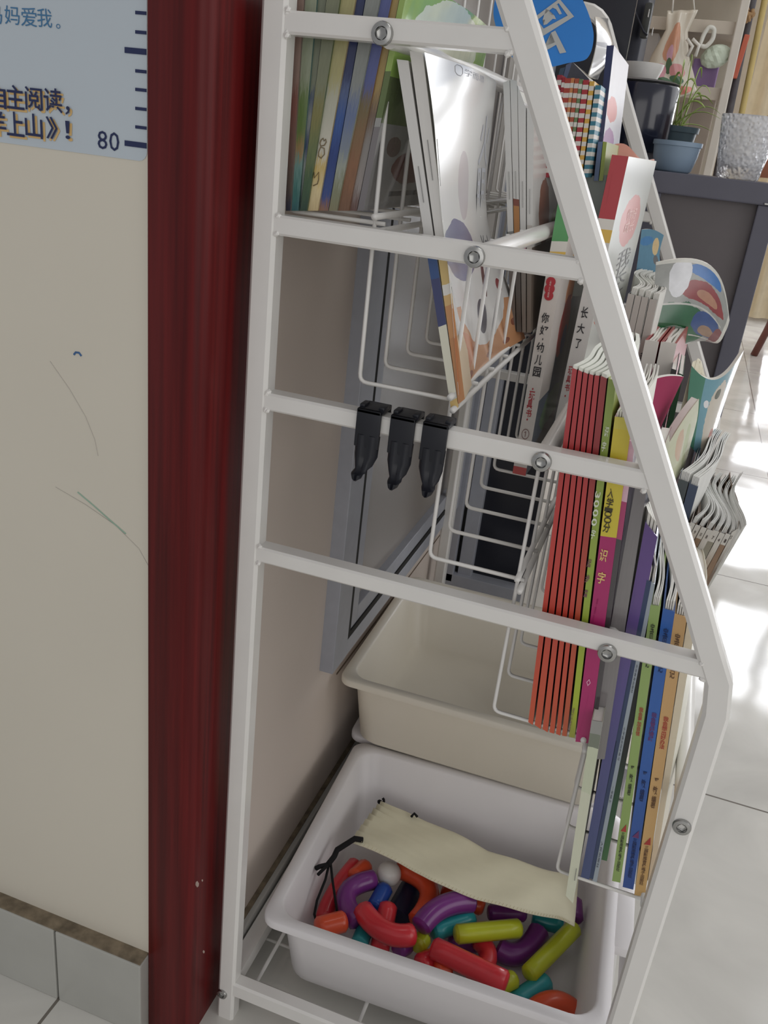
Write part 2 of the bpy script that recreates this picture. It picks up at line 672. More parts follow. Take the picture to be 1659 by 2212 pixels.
# ------------------------------------------------------------------ height chart
PY = -0.0336
hc = thing('height_chart', 'pale blue growth chart poster on the wall with blue and navy Chinese lettering', 'poster', (-0.2, PY, 0.78))
bm = bmesh.new()
zb = 0.7905
prof = [(-0.62, zb), (-0.0625, zb)] + [(-0.0625 + 0.006 * math.sin(a), zb + 0.006 - 0.006 * math.cos(a)) for a in (0.4, 0.8, 1.2, 1.57)] + [(-0.0565, 1.5), (-0.62, 1.5)]
A = [bm.verts.new((x, PY, z)) for x, z in prof]
B = [bm.verts.new((x, PY + 0.0006, z)) for x, z in prof]
bm.faces.new(A)
bm.faces.new(B[::-1])
for i in range(len(A)):
    j = (i + 1) % len(A)
    bm.faces.new((A[i], B[i], B[j], A[j]))
obj('sheet', bm, mat((190, 200, 208), 0.42, 0, 0.02, 8), hc)
NAVY = mat((34, 44, 84), 0.5, 0, 0)
BLUE = mat((64, 116, 158), 0.5, 0, 0)
YEL = mat((214, 178, 118), 0.5, 0, 0)


def poster_text(s, l, b, r, t, m_, off=0.0, bold=0.0, name='lettering'):
    p0, p1 = at(l, b, PY), at(r, t, PY)
    return text_on(hc, lambda u, v: Vector((p0.x + (p1.x - p0.x) * u, PY - 0.0004 - off, p0.z + (p1.z - p0.z) * v)), s, 0, 1, 0, 1, m_, name, bold)


# pixel boxes: each glyph spans its own place on the sheet
def glyph_row(s, cells, m_, off=0.0, bold=0.0, dx=0, dy=0, name='lettering'):
    for ch, (l, b, r, t) in zip(s, cells):
        poster_text(ch, l + dx, b + dy, r + dx, t + dy, m_, off, bold, name)


glyph_row('妈妈爱我。', [(-28, 50, 4, 12), (12, 52, 42, 14), (47, 56, 79, 18), (82, 58, 112, 20), (122, 62, 131, 52)], BLUE, 0, 0.0)
row1 = [(-20, 232, 14, 186), (18, 234, 53, 186), (58, 236, 93, 190), (98, 241, 136, 193), (144, 248, 153, 230)]
row2 = [(-20, 288, 14, 242), (18, 292, 53, 244), (58, 296, 93, 248), (103, 299, 126, 254), (144, 300, 153, 262)]
for s, row in (('自主阅读，', row1), ('羊上山》！', row2)):
    glyph_row(s, row, YEL, 0.0, 0.012, 4, 5, 'lettering_shadow')
    glyph_row(s, row, NAVY, 0.0008, 0.012)
glyph_row('80', [(212, 321, 232, 284), (237, 325, 258, 287)], NAVY)
for y in (27, 69, 110, 153, 193, 234, 274, 311, -14):
    big = y in (110, 311)
    p0 = at(270 if big else 293, y - (2 if big else 0), PY)
    p1 = at(314, y, PY)
    obj('tick_mark', boxbm((p0.x, PY - 0.0005, p0.z - (0.0016 if big else 0.0009)), (-0.0567, PY - 0.0001, p0.z + (0.0016 if big else 0.0009))),
        NAVY, hc)

# ================================================================== BOOK RACK
rack = thing('book_rack', 'white metal tiered book rack with slanted side frames, against the wall', 'bookshelf', (0.18, 0.36, 0))
LEN = 0.72
TW = 0.0165                                   # post width
RUNG_Z = (0.8775, 0.7605, 0.6405, 0.5195)
TUBE = ((0.0795, 0.8753), (0.1526, 0.7593), (0.2157, 0.6394), (0.2835, 0.5149), (0.3614, 0.3932))


def leg_x(z):                                 # inner edge of the slanted front leg
    return 0.159 + 0.534 * (0.8676 - z)


for k, (ya, yb) in enumerate(((0.0, 0.0165), (LEN - 0.0165, LEN))):
    fr = bmesh.new()
    add_ribbon(fr, [(0.009, 0, 0.0), (0.009, 0, 0.93)] + [(0.009 + 0.05 * (1 - math.cos(a)), 0, 0.93 + 0.05 * math.sin(a)) for a in (0.3, 0.6, 0.9, 1.2, 1.5)]
               + [(0.085, 0, 0.99)] + [(0.085 + 0.033 * math.sin(a), 0, 0.957 + 0.033 * math.cos(a)) for a in (0.3, 0.6, 0.85, 1.05)]
               + [(leg_x(0.90) + 0.0095, 0, 0.90), (leg_x(0.56) + 0.0095, 0, 0.56), (leg_x(0.535) + 0.0087, 0, 0.535), (0.3575, 0, 0.512), (0.3615, 0, 0.488), (0.3615, 0, 0.0)],
               TW + 0.001, ya, yb)
    fo = obj('side_frame', fr, WHITE_METAL, rack)
    soft(fo, 40)
    for z in RUNG_Z:
        bm = bmesh.new()
        add_ribbon(bm, [(0.0165, 0, z), (leg_x(z) + 0.004, 0, z)], 0.0128, ya + 0.001, yb - 0.001, 0.0015)
        # weld beads
        for xx, zz in ((0.0182, 0.0062), (0.0182, -0.0062), (leg_x(z) - 0.0005, 0.0058), (leg_x(z) + 0.002, -0.0062)):
            for q in range(3):
                t = bmesh.new()
                bmesh.ops.create_icosphere(t, subdivisions=1, radius=0.0022)
                bmesh.ops.translate(t, verts=t.verts, vec=(xx + random.uniform(-.001, .001), ya + 0.0018 + random.uniform(-.0005, .0015), z + zz + random.uniform(-.0012, .0012)))
                merge(bm, t)
        o = obj('rung', bm, WHITE_METAL, fo)
        soft(o, 40)
    bm = bmesh.new()
    add_ribbon(bm, [(0.0165, 0, 0.042), (0.356, 0, 0.042)], 0.018, ya + 0.001, yb - 0.001, 0.002)
    soft(obj('rung', bm, WHITE_METAL, fo), 40)

for x, z in TUBE:
    soft(obj('cross_tube', tubebm([(x, 0.014, z), (x, LEN - 0.014, z)], 0.0066, 14), WHITE_METAL, rack), 50)
for x, z in ((0.009, 0.042), (0.3615, 0.042)):
    bm = bmesh.new()
    add_ribbon(bm, [(x, 0, z - 0.009), (x, 0, z + 0.009)], 0.015, 0.016, LEN - 0.016, 0.002)
    soft(obj('shelf_rail', bm, WHITE_METAL, rack), 40)


def bolt(x, z, y, s=1.0):
    bm = bmesh.new()
    n = Vector((0, -1, 0))
    c = Vector((x, y, z))
    R = 0.0066 * s
    lathe(bm, [(0, -0.001), (R, -0.001), (R, 0.0012), (R * 0.93, 0.0022), (R * 0.62, 0.0026)], c, 24, n)
    # hexagon socket
    for sgn, (ra, rb, ha, hb) in enumerate((((R * 0.62), R * 0.56, 0.0026, 0.0026), (R * 0.56, R * 0.54, 0.0026, 0.0004), (R * 0.54, 0.0, 0.0004, -0.0008))):
        lathe(bm, [(ra, ha), (rb, hb)], c, 24 if sgn == 0 else 6, n, 0 if sgn == 0 else 1)
    o = obj('bolt', bm, [STEEL, DARK_STEEL], rack)
    soft(o, 25)


for x, z in TUBE:
    bolt(x, z, 0.0)
bolt(0.0058, 0.0336, 0.0, 0.8)

# wire baskets: back wire drops from the tube behind, bottom wire runs forward below the next tube
TIERS = [(0.012, 0.768, 0.079, None), (0.0757, 0.660, 0.1453, 0.8753), (0.1439, 0.5385, 0.2122, 0.7593), (0.2114, 0.4225, 0.282, 0.6394), (0.2855, 0.290, 0.3545, 0.5149)]
YW = [0.03 + 0.055 * k for k in range(13)]
for k, (xb, zb_, xf, zt) in enumerate(TIERS):
    rods = bmesh.new()
    add_tube(rods, [(xf, 0.018, zb_ + 0.0045), (xf, LEN - 0.018, zb_ + 0.0045)], 0.0022, 8)
    add_tube(rods, [(xf + 0.003, 0.018, zb_ - 0.0042), (xf + 0.003, LEN - 0.018, zb_ - 0.0042)], 0.0022, 8)
    bk = obj('wire_basket', rods, WIRE, rack, True)
    top = (zt or 0.985) + 0.004
    for y in YW:
        p = round_path([(xb, y, top), (xb, y, zb_), (xf + 0.004, y, zb_)], 0.006, 4)
        obj('wire', tubebm(p, 0.00155, 6), WIRE, bk, True)
# bottom wire shelf
rods = bmesh.new()
for x in (0.03, 0.14, 0.25, 0.345):
    add_tube(rods, [(x, 0.015, 0.032), (x, LEN - 0.015, 0.032)], 0.002, 6)
sh = obj('bottom_shelf', rods, WIRE, rack, True)
for y in [0.028 + 0.05 * i for i in range(14)]:
    obj('wire', tubebm([(0.01, y, 0.0295), (0.36, y, 0.0295)], 0.0017, 6), WIRE, sh, True)


# ------------------------------------------------------------------ storage bins
def bin_(name, label, cx, cy, zr, L, D, H, rot, rgb, group=None, sides=True):
    """open plastic tub with a flared rim; L along x, D along y, zr height of the rim"""
    root = thing(name, label, 'storage bin', (cx, cy, zr - H), group)
    m_ = mat(rgb, 0.42, 0, 0.02, 12, 0, 0.1, sss=0.15)
    bm = bmesh.new()

    def loop(l, d, r, z, n=6):
        out = []
        for sx, sy, a0 in ((1, 1, 0), (-1, 1, 90), (-1, -1, 180), (1, -1, 270)):
            for i in range(n + 1):
                a = math.radians(a0 + 90 * i / n)
                out.append(bm.verts.new((sx * (l / 2 - r) + r * math.cos(a), sy * (d / 2 - r) + r * math.sin(a), z)))
        return out
    tp = 0.036                                      # taper towards the base
    i_ = 0.022
    loops = [loop(L - 0.004, D - 0.004, 0.016, H - 0.008), loop(L, D, 0.016, H - 0.008), loop(L, D, 0.016, H - 0.0015), loop(L - 0.003, D - 0.003, 0.015, H),
             loop(L - i_, D - i_, 0.022, H), loop(L - i_ - 0.005, D - i_ - 0.005, 0.022, H - 0.003),
             loop(L - tp - 0.012, D - tp - 0.012, 0.022, 0.012), loop(L - tp - 0.032, D - tp - 0.032, 0.016, 0.003)]
    outer = [loop(L - i_ - 0.002, D - i_ - 0.002, 0.022, H - 0.004), loop(L - tp - 0.008, D - tp - 0.008, 0.024, 0.010), loop(L - tp - 0.028, D - tp - 0.028, 0.018, 0.0)]
    seq = outer[::-1] + loops
    for A, B in zip(seq, seq[1:]):
        n = len(A)
        for k in range(n):
            bm.faces.new((A[k], A[(k + 1) % n], B[(k + 1) % n], B[k]))
    bm.faces.new(seq[0])
    bm.faces.new(seq[-1])
    o = obj('tub', bm, m_, root)
    o.matrix_parent_inverse = Matrix()
    soft(o, 50)
    if sides:
        bm = bmesh.new()
        add_box(bm, (L / 2 - 0.003, -0.045, H - 0.012), (L / 2 + 0.017, 0.045, H - 0.0005), 0.003)
        add_box(bm, (L / 2 + 0.013, -0.045, H - 0.055), (L / 2 + 0.017, 0.045, H - 0.001), 0.002)
        o = obj('handle', bm, m_, root)
        o.matrix_parent_inverse = Matrix()
        soft(o, 40)
    root.rotation_euler = (0, 0, math.radians(rot))
    return root


bin_('storage_bin', 'white plastic tub full of coloured toy rods at the front of the bottom shelf', 0.191, 0.167, 0.132, 0.328, 0.290, 0.099, 2.2, (222, 219, 220))
bin_('storage_bin', 'lower white plastic tub holding up the empty cream tub', 0.168, 0.460, 0.131, 0.330, 0.285, 0.098, 2.0, (218, 216, 220))
bin_('storage_bin', 'empty cream plastic tub stacked at the far end of the bottom shelf', 0.167, 0.424, 0.236, 0.340, 0.295, 0.104, 1.0, (228, 222, 208), sides=False)

# ------------------------------------------------------------------ toys in the near tub
RED = mat((214, 52, 62), 0.32, 0, 0.06, 40, 0.02, 0.3, sss=0.1)
ORANGE = mat((222, 84, 48), 0.34, 0, 0.06, 40, 0.02, 0.3, sss=0.1)
PURPLE = mat((118, 48, 126), 0.32, 0, 0.06, 40, 0.02, 0.3, sss=0.1)
LIME = mat((188, 196, 44), 0.34, 0, 0.06, 40, 0.02, 0.3, sss=0.1)
TEAL = mat((42, 152, 158), 0.34, 0, 0.06, 40, 0.02, 0.3, sss=0.1)
BLUE_T = mat((28, 74, 160), 0.34, 0, 0.06, 40, 0.02, 0.3, sss=0.1)
NAVY_T = mat((30, 36, 62), 0.4, 0, 0.06, 40)
WHITE_T = mat((214, 212, 206), 0.35, 0, 0.03, 40, 0, 0.2)


def rod(label, pts, m_, r=0.0086, cat='toy rod', name='toy_rod', facets=10):
    """blunt ended toy rod through points (px, py, z)"""
    P = [atz(*p) for p in pts]
    if len(P) == 3:                                # smooth arc through three points
        a, b, c = P
        P = [a * (1 - t) * (1 - 2 * t) + b * 4 * t * (1 - t) + c * t * (2 * t - 1) for t in [i / 10 for i in range(11)]]
    else:
        P = [P[0].lerp(P[1], i / 6) for i in range(7)]
    d0 = (P[1] - P[0]).normalized()
    d1 = (P[-1] - P[-2]).normalized()
    P = [P[0] - d0 * 0.003, P[0] - d0 * 0.0022, P[0] - d0 * 0.0005] + P + [P[-1] + d1 * 0.0005, P[-1] + d1 * 0.0022, P[-1] + d1 * 0.003]
    n = len(P) - 1
    rad = lambda t: {0: 0.62, 1: 0.8, 2: 0.92, n: 0.62, n - 1: 0.8, n - 2: 0.92}.get(round(t * n), 1.0)
    o = obj(name, tubebm(P, r, facets, rfun=rad), m_)
    soft(o, 60)
    tag(o, label, cat, 'toy rods in the near tub')
    return o


TOYS = [
    ('curved coral red rod lying on top, left of centre', [(783, 1966, .083), (831, 2012, .085), (889, 2019, .083)], RED, .0112),
    ('long straight red rod on top beside the tub wall', [(938, 2048, .082), (1090, 2121, .082)], RED, .0110),
    ('lime rod lying level under the edge of the cream pouch', [(988, 2018, .078), (1120, 2005, .078)], LIME, .0098),
    ('lime rod standing off to the right, tilted up to the pouch corner', [(1143, 2103, .062), (1239, 2006, .066)], LIME, .0098),
    ('curved purple rod on top beside the teal one', [(910, 2000, .084), (956, 1959, .088), (1018, 1948, .084)], PURPLE, .0118),
    ('teal rod tucked under the top purple curve', [(938, 2012, .070), (1018, 1984, .070)], TEAL, .0098),
    ('purple half ring at the left of the pile', [(806, 1900, .076), (749, 1931, .077), (772, 1990, .074)], PURPLE, .0108),
    ('short blue rod between the purple half ring and the white ball', [(809, 1960, .070), (831, 1920, .072)], BLUE_T, .0094),
    ('wide orange arc to the right of the white ball', [(862, 1876, .070), (926, 1920, .072), (900, 1990, .066)], ORANGE, .0112),
    ('red rod passing below the curved coral rod', [(838, 1958, .074), (820, 2050, .060)], RED, .0102),
    ('orange rod end in the left corner of the tub', [(688, 2004, .080), (742, 1990, .080)], ORANGE, .0108),
    ('small teal rod beside the front wall, left of the red ones', [(776, 2038, .064), (790, 2004, .064)], TEAL, .0092),
    ('dark red arc leaning on the left wall of the tub', [(768, 1868, .066), (722, 1930, .062), (700, 1985, .056)], RED, .0096),
    ('orange red rod between the left wall and the purple half ring', [(765, 1895, .072), (790, 1872, .070)], ORANGE, .0094),
    ('dark purple curve on the tub floor, right of centre', [(1078, 2050, .052), (1124, 2058, .050), (1164, 2012, .054)], PURPLE, .0118),
    ('teal rod on the tub floor near the front right', [(1112, 2166, .050), (1178, 2122, .050)], TEAL, .0106),
    ('orange curve in the front right corner of the tub', [(1148, 2190, .052), (1194, 2166, .056), (1240, 2186, .050)], ORANGE, .0114),
    ('lime rod half hidden under the long red rod', [(1050, 2142, .062), (1108, 2116, .060)], LIME, .0096),
    ('red rod under the long red rod, beside the front wall', [(908, 2082, .066), (956, 2062, .062)], RED, .0100),
    ('red curve beneath the long red rod, toward the middle', [(1034, 2032, .060), (1054, 2070, .058), (1022, 2118, .056)], RED, .0098),
    ('orange rod end peeking out under the long red rod', [(946, 2096, .066), (968, 2092, .066)], ORANGE, .0096),
    ('purple rod end beside the front wall below the curved coral rod', [(860, 2050, .066), (878, 2040, .064)], PURPLE, .0100),
    ('pale lime rod end between the two red rods on top', [(904, 2044, .068), (914, 2028, .066)], LIME, .0090),
    ('purple rod lying under the pouch at the right', [(1060, 1972, .060), (1130, 1972, .060)], PURPLE, .0094),
    ('purple rod against the right wall, behind the hanging book', [(1242, 1985, .058), (1240, 1948, .060)], PURPLE, .0094),
    ('orange rod showing under the lower edge of the pouch', [(960, 1925, .062), (1040, 1960, .062)], ORANGE, .0090),
    ('dark teal rod below the right end of the pouch', [(1155, 1985, .050), (1210, 2000, .050)], TEAL, .0090),
    ('navy rod deep in the middle of the pile', [(856, 1985, .048), (888, 1925, .048)], NAVY_T, .0150),
    ('dark purple rod end under the top purple curve', [(975, 2030, .050), (1030, 2040, .048)], PURPLE, .0088),
]
for lab, pts, m_, r in TOYS:
    rod(lab, pts, m_, r)
bm = bmesh.new()
c = atz(840, 1888, 0.075)
bmesh.ops.create_icosphere(bm, subdivisions=3, radius=0.0138)
bmesh.ops.translate(bm, verts=bm.verts, vec=c)
o = obj('toy_ball', bm, WHITE_T, None, True)
tag(o, 'white toy ball in the pile of coloured rods', 'toy ball')

# ------------------------------------------------------------------ drawstring pouch
po = thing('drawstring_pouch', 'cream cloth drawstring pouch lying across the coloured toys', 'pouch', atz(990, 1870, 0.10))
CLOTH = mat((234, 229, 202), 0.85, 0, 0.04, 25, 0.25)
TL_, BL_ = atz(826, 1730, .092), atz(756, 1819, .100)
LOW = [BL_] + [atz(x, y, .101) for x, y in ((860, 1865), (932, 1904), (1029, 1940), (1125, 1969), (1202, 1986), (1241, 2001))]
UPP = [TL_] + [atz(x, y, .088) for x, y in ((893, 1759), (980, 1800), (1053, 1839), (1125, 1860), (1200, 1882), (1250, 1896))]


def pouch_pos(u, v, t):
    x = u * 6
    i = min(5, int(x))
    lo = LOW[i].lerp(LOW[i + 1], x - i)
    up = UPP[i].lerp(UPP[i + 1], x - i)
    p = lo * (1 - v) + up * v
    ed = 4 * v * (1 - v)
    wr = 0.0012 * math.sin(9 * u + 4 * v) + 0.0009 * math.sin(23 * u - 7 * v) + 0.0008 * math.sin(40 * v + 12 * u) * (1 if u < .25 else .3)
    th = 0.001 + 0.006 * ed ** 0.5 * min(1, 6 * (1 - u) + .15)
    if u < 0.12:
        wr += 0.0032 * math.sin(48 * v) * (0.12 - u) / 0.12
    return p + Vector((0, 0, wr + (t - 0.5) * th))


bm = bmesh.new()
solid(bm, pouch_pos, (0, 1), (0, 1), (0, 1), 40, 16, 1)
o = obj('bag', bm, CLOTH, po, True)
bm = bmesh.new()
for i in range(70):                                  # overlock stitches along the long seams
    u = 0.02 + 0.94 * i / 70
    for v0, v1 in ((0.0, 0.025),):
        add_tube(bm, [pouch_pos(u, v0, 1.05), pouch_pos(u + 0.004, v1, 1.3)], 0.00022, 4)
obj('seam_stitching', bm, mat((206, 196, 158), 0.9), po)
CORD = mat((18, 17, 19), 0.9, 0, 0.2, 200, 0.3)
bm = bmesh.new()
k = BL_ + Vector((0.001, 0, 0.004))
add_tube(bm, [k + Vector((0.012, 0.004, 0.001)), k + Vector((0.004, 0, 0.003)), atz(728, 1836, .103), atz(722, 1850, .104), atz(708, 1868, .102)], 0.0032, 8)
add_tube(bm, [atz(708, 1868, .102), atz(690, 1872, .102), atz(682, 1876, .102)], 0.0026, 7)
add_tube(bm, [atz(708, 1868, .102), atz(696, 1880, .102), atz(687, 1889, .102)], 0.0019, 7)
add_tube(bm, [atz(712, 1862, .102), atz(703, 1900, .094), atz(685, 1945, .084), atz(679, 1975, .078), atz(686, 1998, .074)], 0.0014, 7)
add_tube(bm, [atz(714, 1862, .102), atz(718, 1900, .094), atz(724, 1940, .084), atz(729, 1975, .076)], 0.0014, 7)
obj('drawstring', bm, CORD, po, True)
bm = bmesh.new()
q = TL_ + Vector((-0.002, -0.002, -0.006))
add_tube(bm, [q + Vector((0.003 * math.cos(a), 0.001 * a, 0.003 * math.sin(a) + .002)) for a in [i * 0.7 for i in range(12)]], 0.0016, 7)
obj('cord_knot', bm, CORD, po, True)
bm = bmesh.new()
add_tube(bm, [atz(889, 1764, .094), atz(895, 1757, .094), atz(901, 1764, .094)], 0.0016, 7)
obj('cord_end', bm, CORD, po, True)


# ------------------------------------------------------------------ plastic hooks on the third rung
def hook(px, row, tipx, tiprow, label):
    x = at(px, row, -0.004).x
    root = thing('rung_hook', label, 'hook', (x, 0, 0.635), 'black hooks on the third rung')
    bm = bmesh.new()
    w = 0.0088
    zt = 0.6489
    # saddle over the rung: front plate, cap and rear plate
    add_box(bm, (x - w, -0.0035, 0.624), (x + w, -0.0004, zt + 0.0022), 0.001)
    add_box(bm, (x - w, -0.0035, zt - 0.0012), (x + w, 0.0185, zt + 0.0022), 0.001)
    add_box(bm, (x - w, 0.0168, 0.630), (x + w, 0.0198, zt + 0.0022), 0.001)
    add_box(bm, (x - w * 1.02, 0.002, zt + 0.001), (x - w * 0.6, 0.013, zt + 0.004), 0.0008)
    add_box(bm, (x + w * 0.55, 0.002, zt + 0.001), (x + w * 1.02, 0.013, zt + 0.004), 0.0008)
    o = obj('clip', bm, BLACK_PLASTIC, root)
    o.matrix_parent_inverse = root.matrix_basis.inverted()
    soft(o, 40)
    tip = at(tipx, tiprow, -0.012)
    bm = bmesh.new()
    secs = [(0, x, -0.002, 0.633, w), (1, x, -0.0025, 0.618, w * 0.97), (2, x * .7 + tip.x * .3, -0.004, tip.z * .45 + .618 * .55, w * 0.74),
            (3, x * .45 + tip.x * .55, -0.0065, tip.z * .62 + .618 * .38, w * 0.52), (4, tip.x * .8 + x * .2, -0.0095, tip.z * .72 + .618 * .28, w * 0.55),
            (5, tip.x, -0.012, tip.z + 0.004, w * 0.5), (6, tip.x, -0.012, tip.z + 0.0008, w * 0.36), (7, tip.x, -0.0118, tip.z - 0.0006, w * 0.12)]
    rings = []
    for _, cx, cy, cz, hw in secs:
        d = 0.0022
        rings.append([bm.verts.new(p) for p in ((cx - hw, cy + d, cz), (cx - hw * .7, cy - d * .8, cz), (cx - hw * .35, cy - d, cz), (cx, cy - d * .3, cz), (cx + hw * .35, cy - d, cz),
                                                (cx + hw * .7, cy - d * .8, cz), (cx + hw, cy + d, cz))])
    for A, B in zip(rings, rings[1:]):
        for i in range(7):
            bm.faces.new((A[i], A[(i + 1) % 7], B[(i + 1) % 7], B[i]))
    bm.faces.new(rings[0][::-1])
    bm.faces.new(rings[-1])
    o = obj('hook_finger', bm, BLACK_PLASTIC, root)
    o.matrix_parent_inverse = root.matrix_basis.inverted()
    soft(o, 55)


hook(795, 905, 768, 1036, 'black plastic hook over the third rung, nearest the rear post and thickest tip')
hook(868, 920, 846, 1056, 'black plastic hook over the third rung between the two others')
hook(938, 935, 920, 1072, 'black plastic hook over the third rung, nearest the bolt')

# BOOKS
# ================================================================== BOOKS
def book(name, label, quad, y0, w, spine, side, group=None, pages=PAPER, th=0.0007, bend=None, pbend=None, cat='book', ext=0.0, nt=8, sheets=0, rise=0.0, side_l=None, rot=0.0, pshort=0.004):
    """bound book standing with its spine towards -y. quad = pixel corners (bl, br, tr, tl) of the spine on the plane y0; w = width of the boards;
    ext lengthens the spine upwards; bend(t, v) shifts the boards sideways on the way back"""
    bl, br, tr, tl = [at(px, py, y0) for px, py in quad]
    if ext:
        tl, tr = bl + (tl - bl) * (1 + ext), br + (tr - br) * (1 + ext)
    W = max(0.0012, (br - bl).length)
    e = min(0.3, th / W)
    bend = bend or (lambda t, v: 0.0)
    root = thing(name, label, cat, (bl + br) / 2 + Vector((0, w / 2, 0)), group)

    def pos(u, v, t):
        p = (bl * (1 - u) + br * u) * (1 - v) + (tl * (1 - u) + tr * u) * v
        rd = 0.0
        return p + Vector((bend(t, v) + rot * t, w * t, 0))

    def uvf(side_, u, v, t):
        return (u, v) if side_ in 'NF' else (t, v)
    bm = bmesh.new()
    et = min(0.02, th / w)
    sd = {'N': 0, 'F': 1, 'L': 1, 'R': 1, 'T': 1, 'B': 1}
    ls = {'N': 0, 'F': 1, 'L': 2, 'R': 2, 'T': 2, 'B': 2} if side_l else sd
    solid(bm, pos, (0, e), (0, 1), (0, 1), 1, 4, nt, uvf=uvf, facemi=ls)
    solid(bm, pos, (1 - e, 1), (0, 1), (0, 1), 1, 4, nt, uvf=uvf, facemi=sd)
    solid(bm, pos, (e, 1 - e), (0, 1), (0, et), 1, 4, 1, uvf=lambda s, u, v, t: (u, v), facemi={k: 0 for k in 'NFLRTB'})
    o = obj('cover', bm, [spine, side] + ([side_l] if side_l else []), root)
    bm = bmesh.new()
    hv = 1 - pshort + rise
    if sheets:
        for i in range(sheets):
            a = e + (1 - 2 * e) * (i + 0.08) / sheets
            b = e + (1 - 2 * e) * (i + 0.80) / sheets
            ph = random.uniform(0, 6.3)
            am = random.uniform(0.2, 1.0) * W * 0.10
            k = random.uniform(5, 9)
            dv = random.uniform(-0.006, 0.004)

            def pp(u, v, t, ph=ph, am=am, k=k, dv=dv):
                g = pbend(t, v) if pbend else 0
                return pos(u, v, t) + Vector((am * math.sin(k * t + ph) * min(1, 4 * t) * min(1, max(0, v * 3 - 1.4)) + g, 0, dv * (v > .9) * .1))
            solid(bm, pp, (a, b), (0.004, hv), (0.012, 0.985 - random.uniform(0, .02)), 1, 4, max(nt, 14))
    else:
        solid(bm, (lambda u, v, t: pos(u, v, t) + Vector((pbend(t, v), 0, 0))) if pbend else pos, (e, 1 - e), (0.004, hv), (et, 0.985), 1, 3, max(nt, 10 if pbend else nt))
    obj('pages', bm, pages, root)
    surf = lambda u, v: pos(u, v, 0) + Vector((0, -0.0004, 0))
    return root, pos, surf


def spine_text(b, s, v0, v1, m_, u0=0.2, u1=0.8, spacing=0.95, bold=0.015, vertical=True, name='spine_lettering'):
    return text_on(b[0], b[2], '\n'.join(s) if vertical else s, u0, u1, v0, v1, m_, name, bold, spacing)


def spine_text_turned(b, s, v0, v1, m_, u0=0.2, u1=0.8, name='spine_lettering', bold=0.0):
    """lettering running down the spine"""
    f = b[2]
    return text_on(b[0], lambda u, v: f(v, 1 - u), s, 1 - v1, 1 - v0, u0, u1, m_, name, bold)


def staples(b, v0, v1, u=0.5):
    bm = bmesh.new()
    f = b[2]
    add_tube(bm, [f(u, v0), f(u, v1)], 0.0003, 5)
    obj('staple', bm, STEEL, b[0])


R_ = lambda l: [(p, c) for p, c in l]
CREAM = (222, 218, 208)

# ---- tier 1: thin picture books leaning together beside the rear post
def c1(x, y):
    return (550 + x / 2.552, y / 2.552)


T1 = [
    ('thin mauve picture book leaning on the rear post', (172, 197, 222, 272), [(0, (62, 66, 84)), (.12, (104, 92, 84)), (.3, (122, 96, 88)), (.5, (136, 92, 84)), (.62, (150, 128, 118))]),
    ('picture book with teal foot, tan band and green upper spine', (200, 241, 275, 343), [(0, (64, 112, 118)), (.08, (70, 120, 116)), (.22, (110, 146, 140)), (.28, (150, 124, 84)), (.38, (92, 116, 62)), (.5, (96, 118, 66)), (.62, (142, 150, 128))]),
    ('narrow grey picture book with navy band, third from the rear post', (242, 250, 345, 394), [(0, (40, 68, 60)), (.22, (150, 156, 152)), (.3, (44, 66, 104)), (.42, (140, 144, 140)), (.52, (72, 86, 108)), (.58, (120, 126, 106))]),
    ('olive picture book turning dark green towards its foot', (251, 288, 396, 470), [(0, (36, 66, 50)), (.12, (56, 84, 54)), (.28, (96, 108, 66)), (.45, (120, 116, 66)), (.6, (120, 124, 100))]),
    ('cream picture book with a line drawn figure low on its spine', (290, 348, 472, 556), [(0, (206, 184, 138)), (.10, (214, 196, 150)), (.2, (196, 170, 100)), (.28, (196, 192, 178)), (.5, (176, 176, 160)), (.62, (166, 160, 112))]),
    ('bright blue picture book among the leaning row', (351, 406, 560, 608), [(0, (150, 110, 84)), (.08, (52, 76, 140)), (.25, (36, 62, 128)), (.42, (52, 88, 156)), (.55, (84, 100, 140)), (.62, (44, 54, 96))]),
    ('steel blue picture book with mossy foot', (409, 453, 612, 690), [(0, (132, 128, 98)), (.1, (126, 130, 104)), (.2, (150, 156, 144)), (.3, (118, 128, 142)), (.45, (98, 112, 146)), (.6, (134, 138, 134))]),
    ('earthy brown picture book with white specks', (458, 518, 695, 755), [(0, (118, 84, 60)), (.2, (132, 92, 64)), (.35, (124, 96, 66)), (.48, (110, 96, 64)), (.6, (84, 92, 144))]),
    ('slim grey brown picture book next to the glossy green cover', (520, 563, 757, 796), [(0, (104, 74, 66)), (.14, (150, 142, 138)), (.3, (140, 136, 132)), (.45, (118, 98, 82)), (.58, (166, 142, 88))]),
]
for i, (lab, (a, b, c, d), rp) in enumerate(T1):
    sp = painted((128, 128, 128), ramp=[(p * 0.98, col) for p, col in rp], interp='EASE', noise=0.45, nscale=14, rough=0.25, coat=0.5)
    sd = painted((120, 120, 110), mottled=([x[1] for x in rp[:4]], 4), noise=.2)
    q = [c1(a, 1162), c1(b, 1162), c1(d, 0), c1(c, 0)]
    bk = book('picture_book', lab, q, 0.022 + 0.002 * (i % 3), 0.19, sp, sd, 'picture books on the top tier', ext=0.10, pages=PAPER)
    if i == 4:
        f = bk[2]
        bm = bmesh.new()
        for pts in ([(.25, .36), (.2, .345), (.3, .33), (.6, .335), (.7, .35), (.62, .365), (.5, .355), (.4, .37), (.25, .36)],
                    [(.2, .30), (.3, .325), (.62, .32), (.72, .29), (.5, .27), (.25, .28), (.2, .30)], [(.1, .2), (.2, .17), (.5, .2), (.6, .16), (.55, .14), (.2, .13)]):
            add_tube(bm, [f(u, v * 0.9) for u, v in pts], 0.00035, 5)
        obj('line_drawing', bm, mat((120, 104, 76), .6), bk[0])
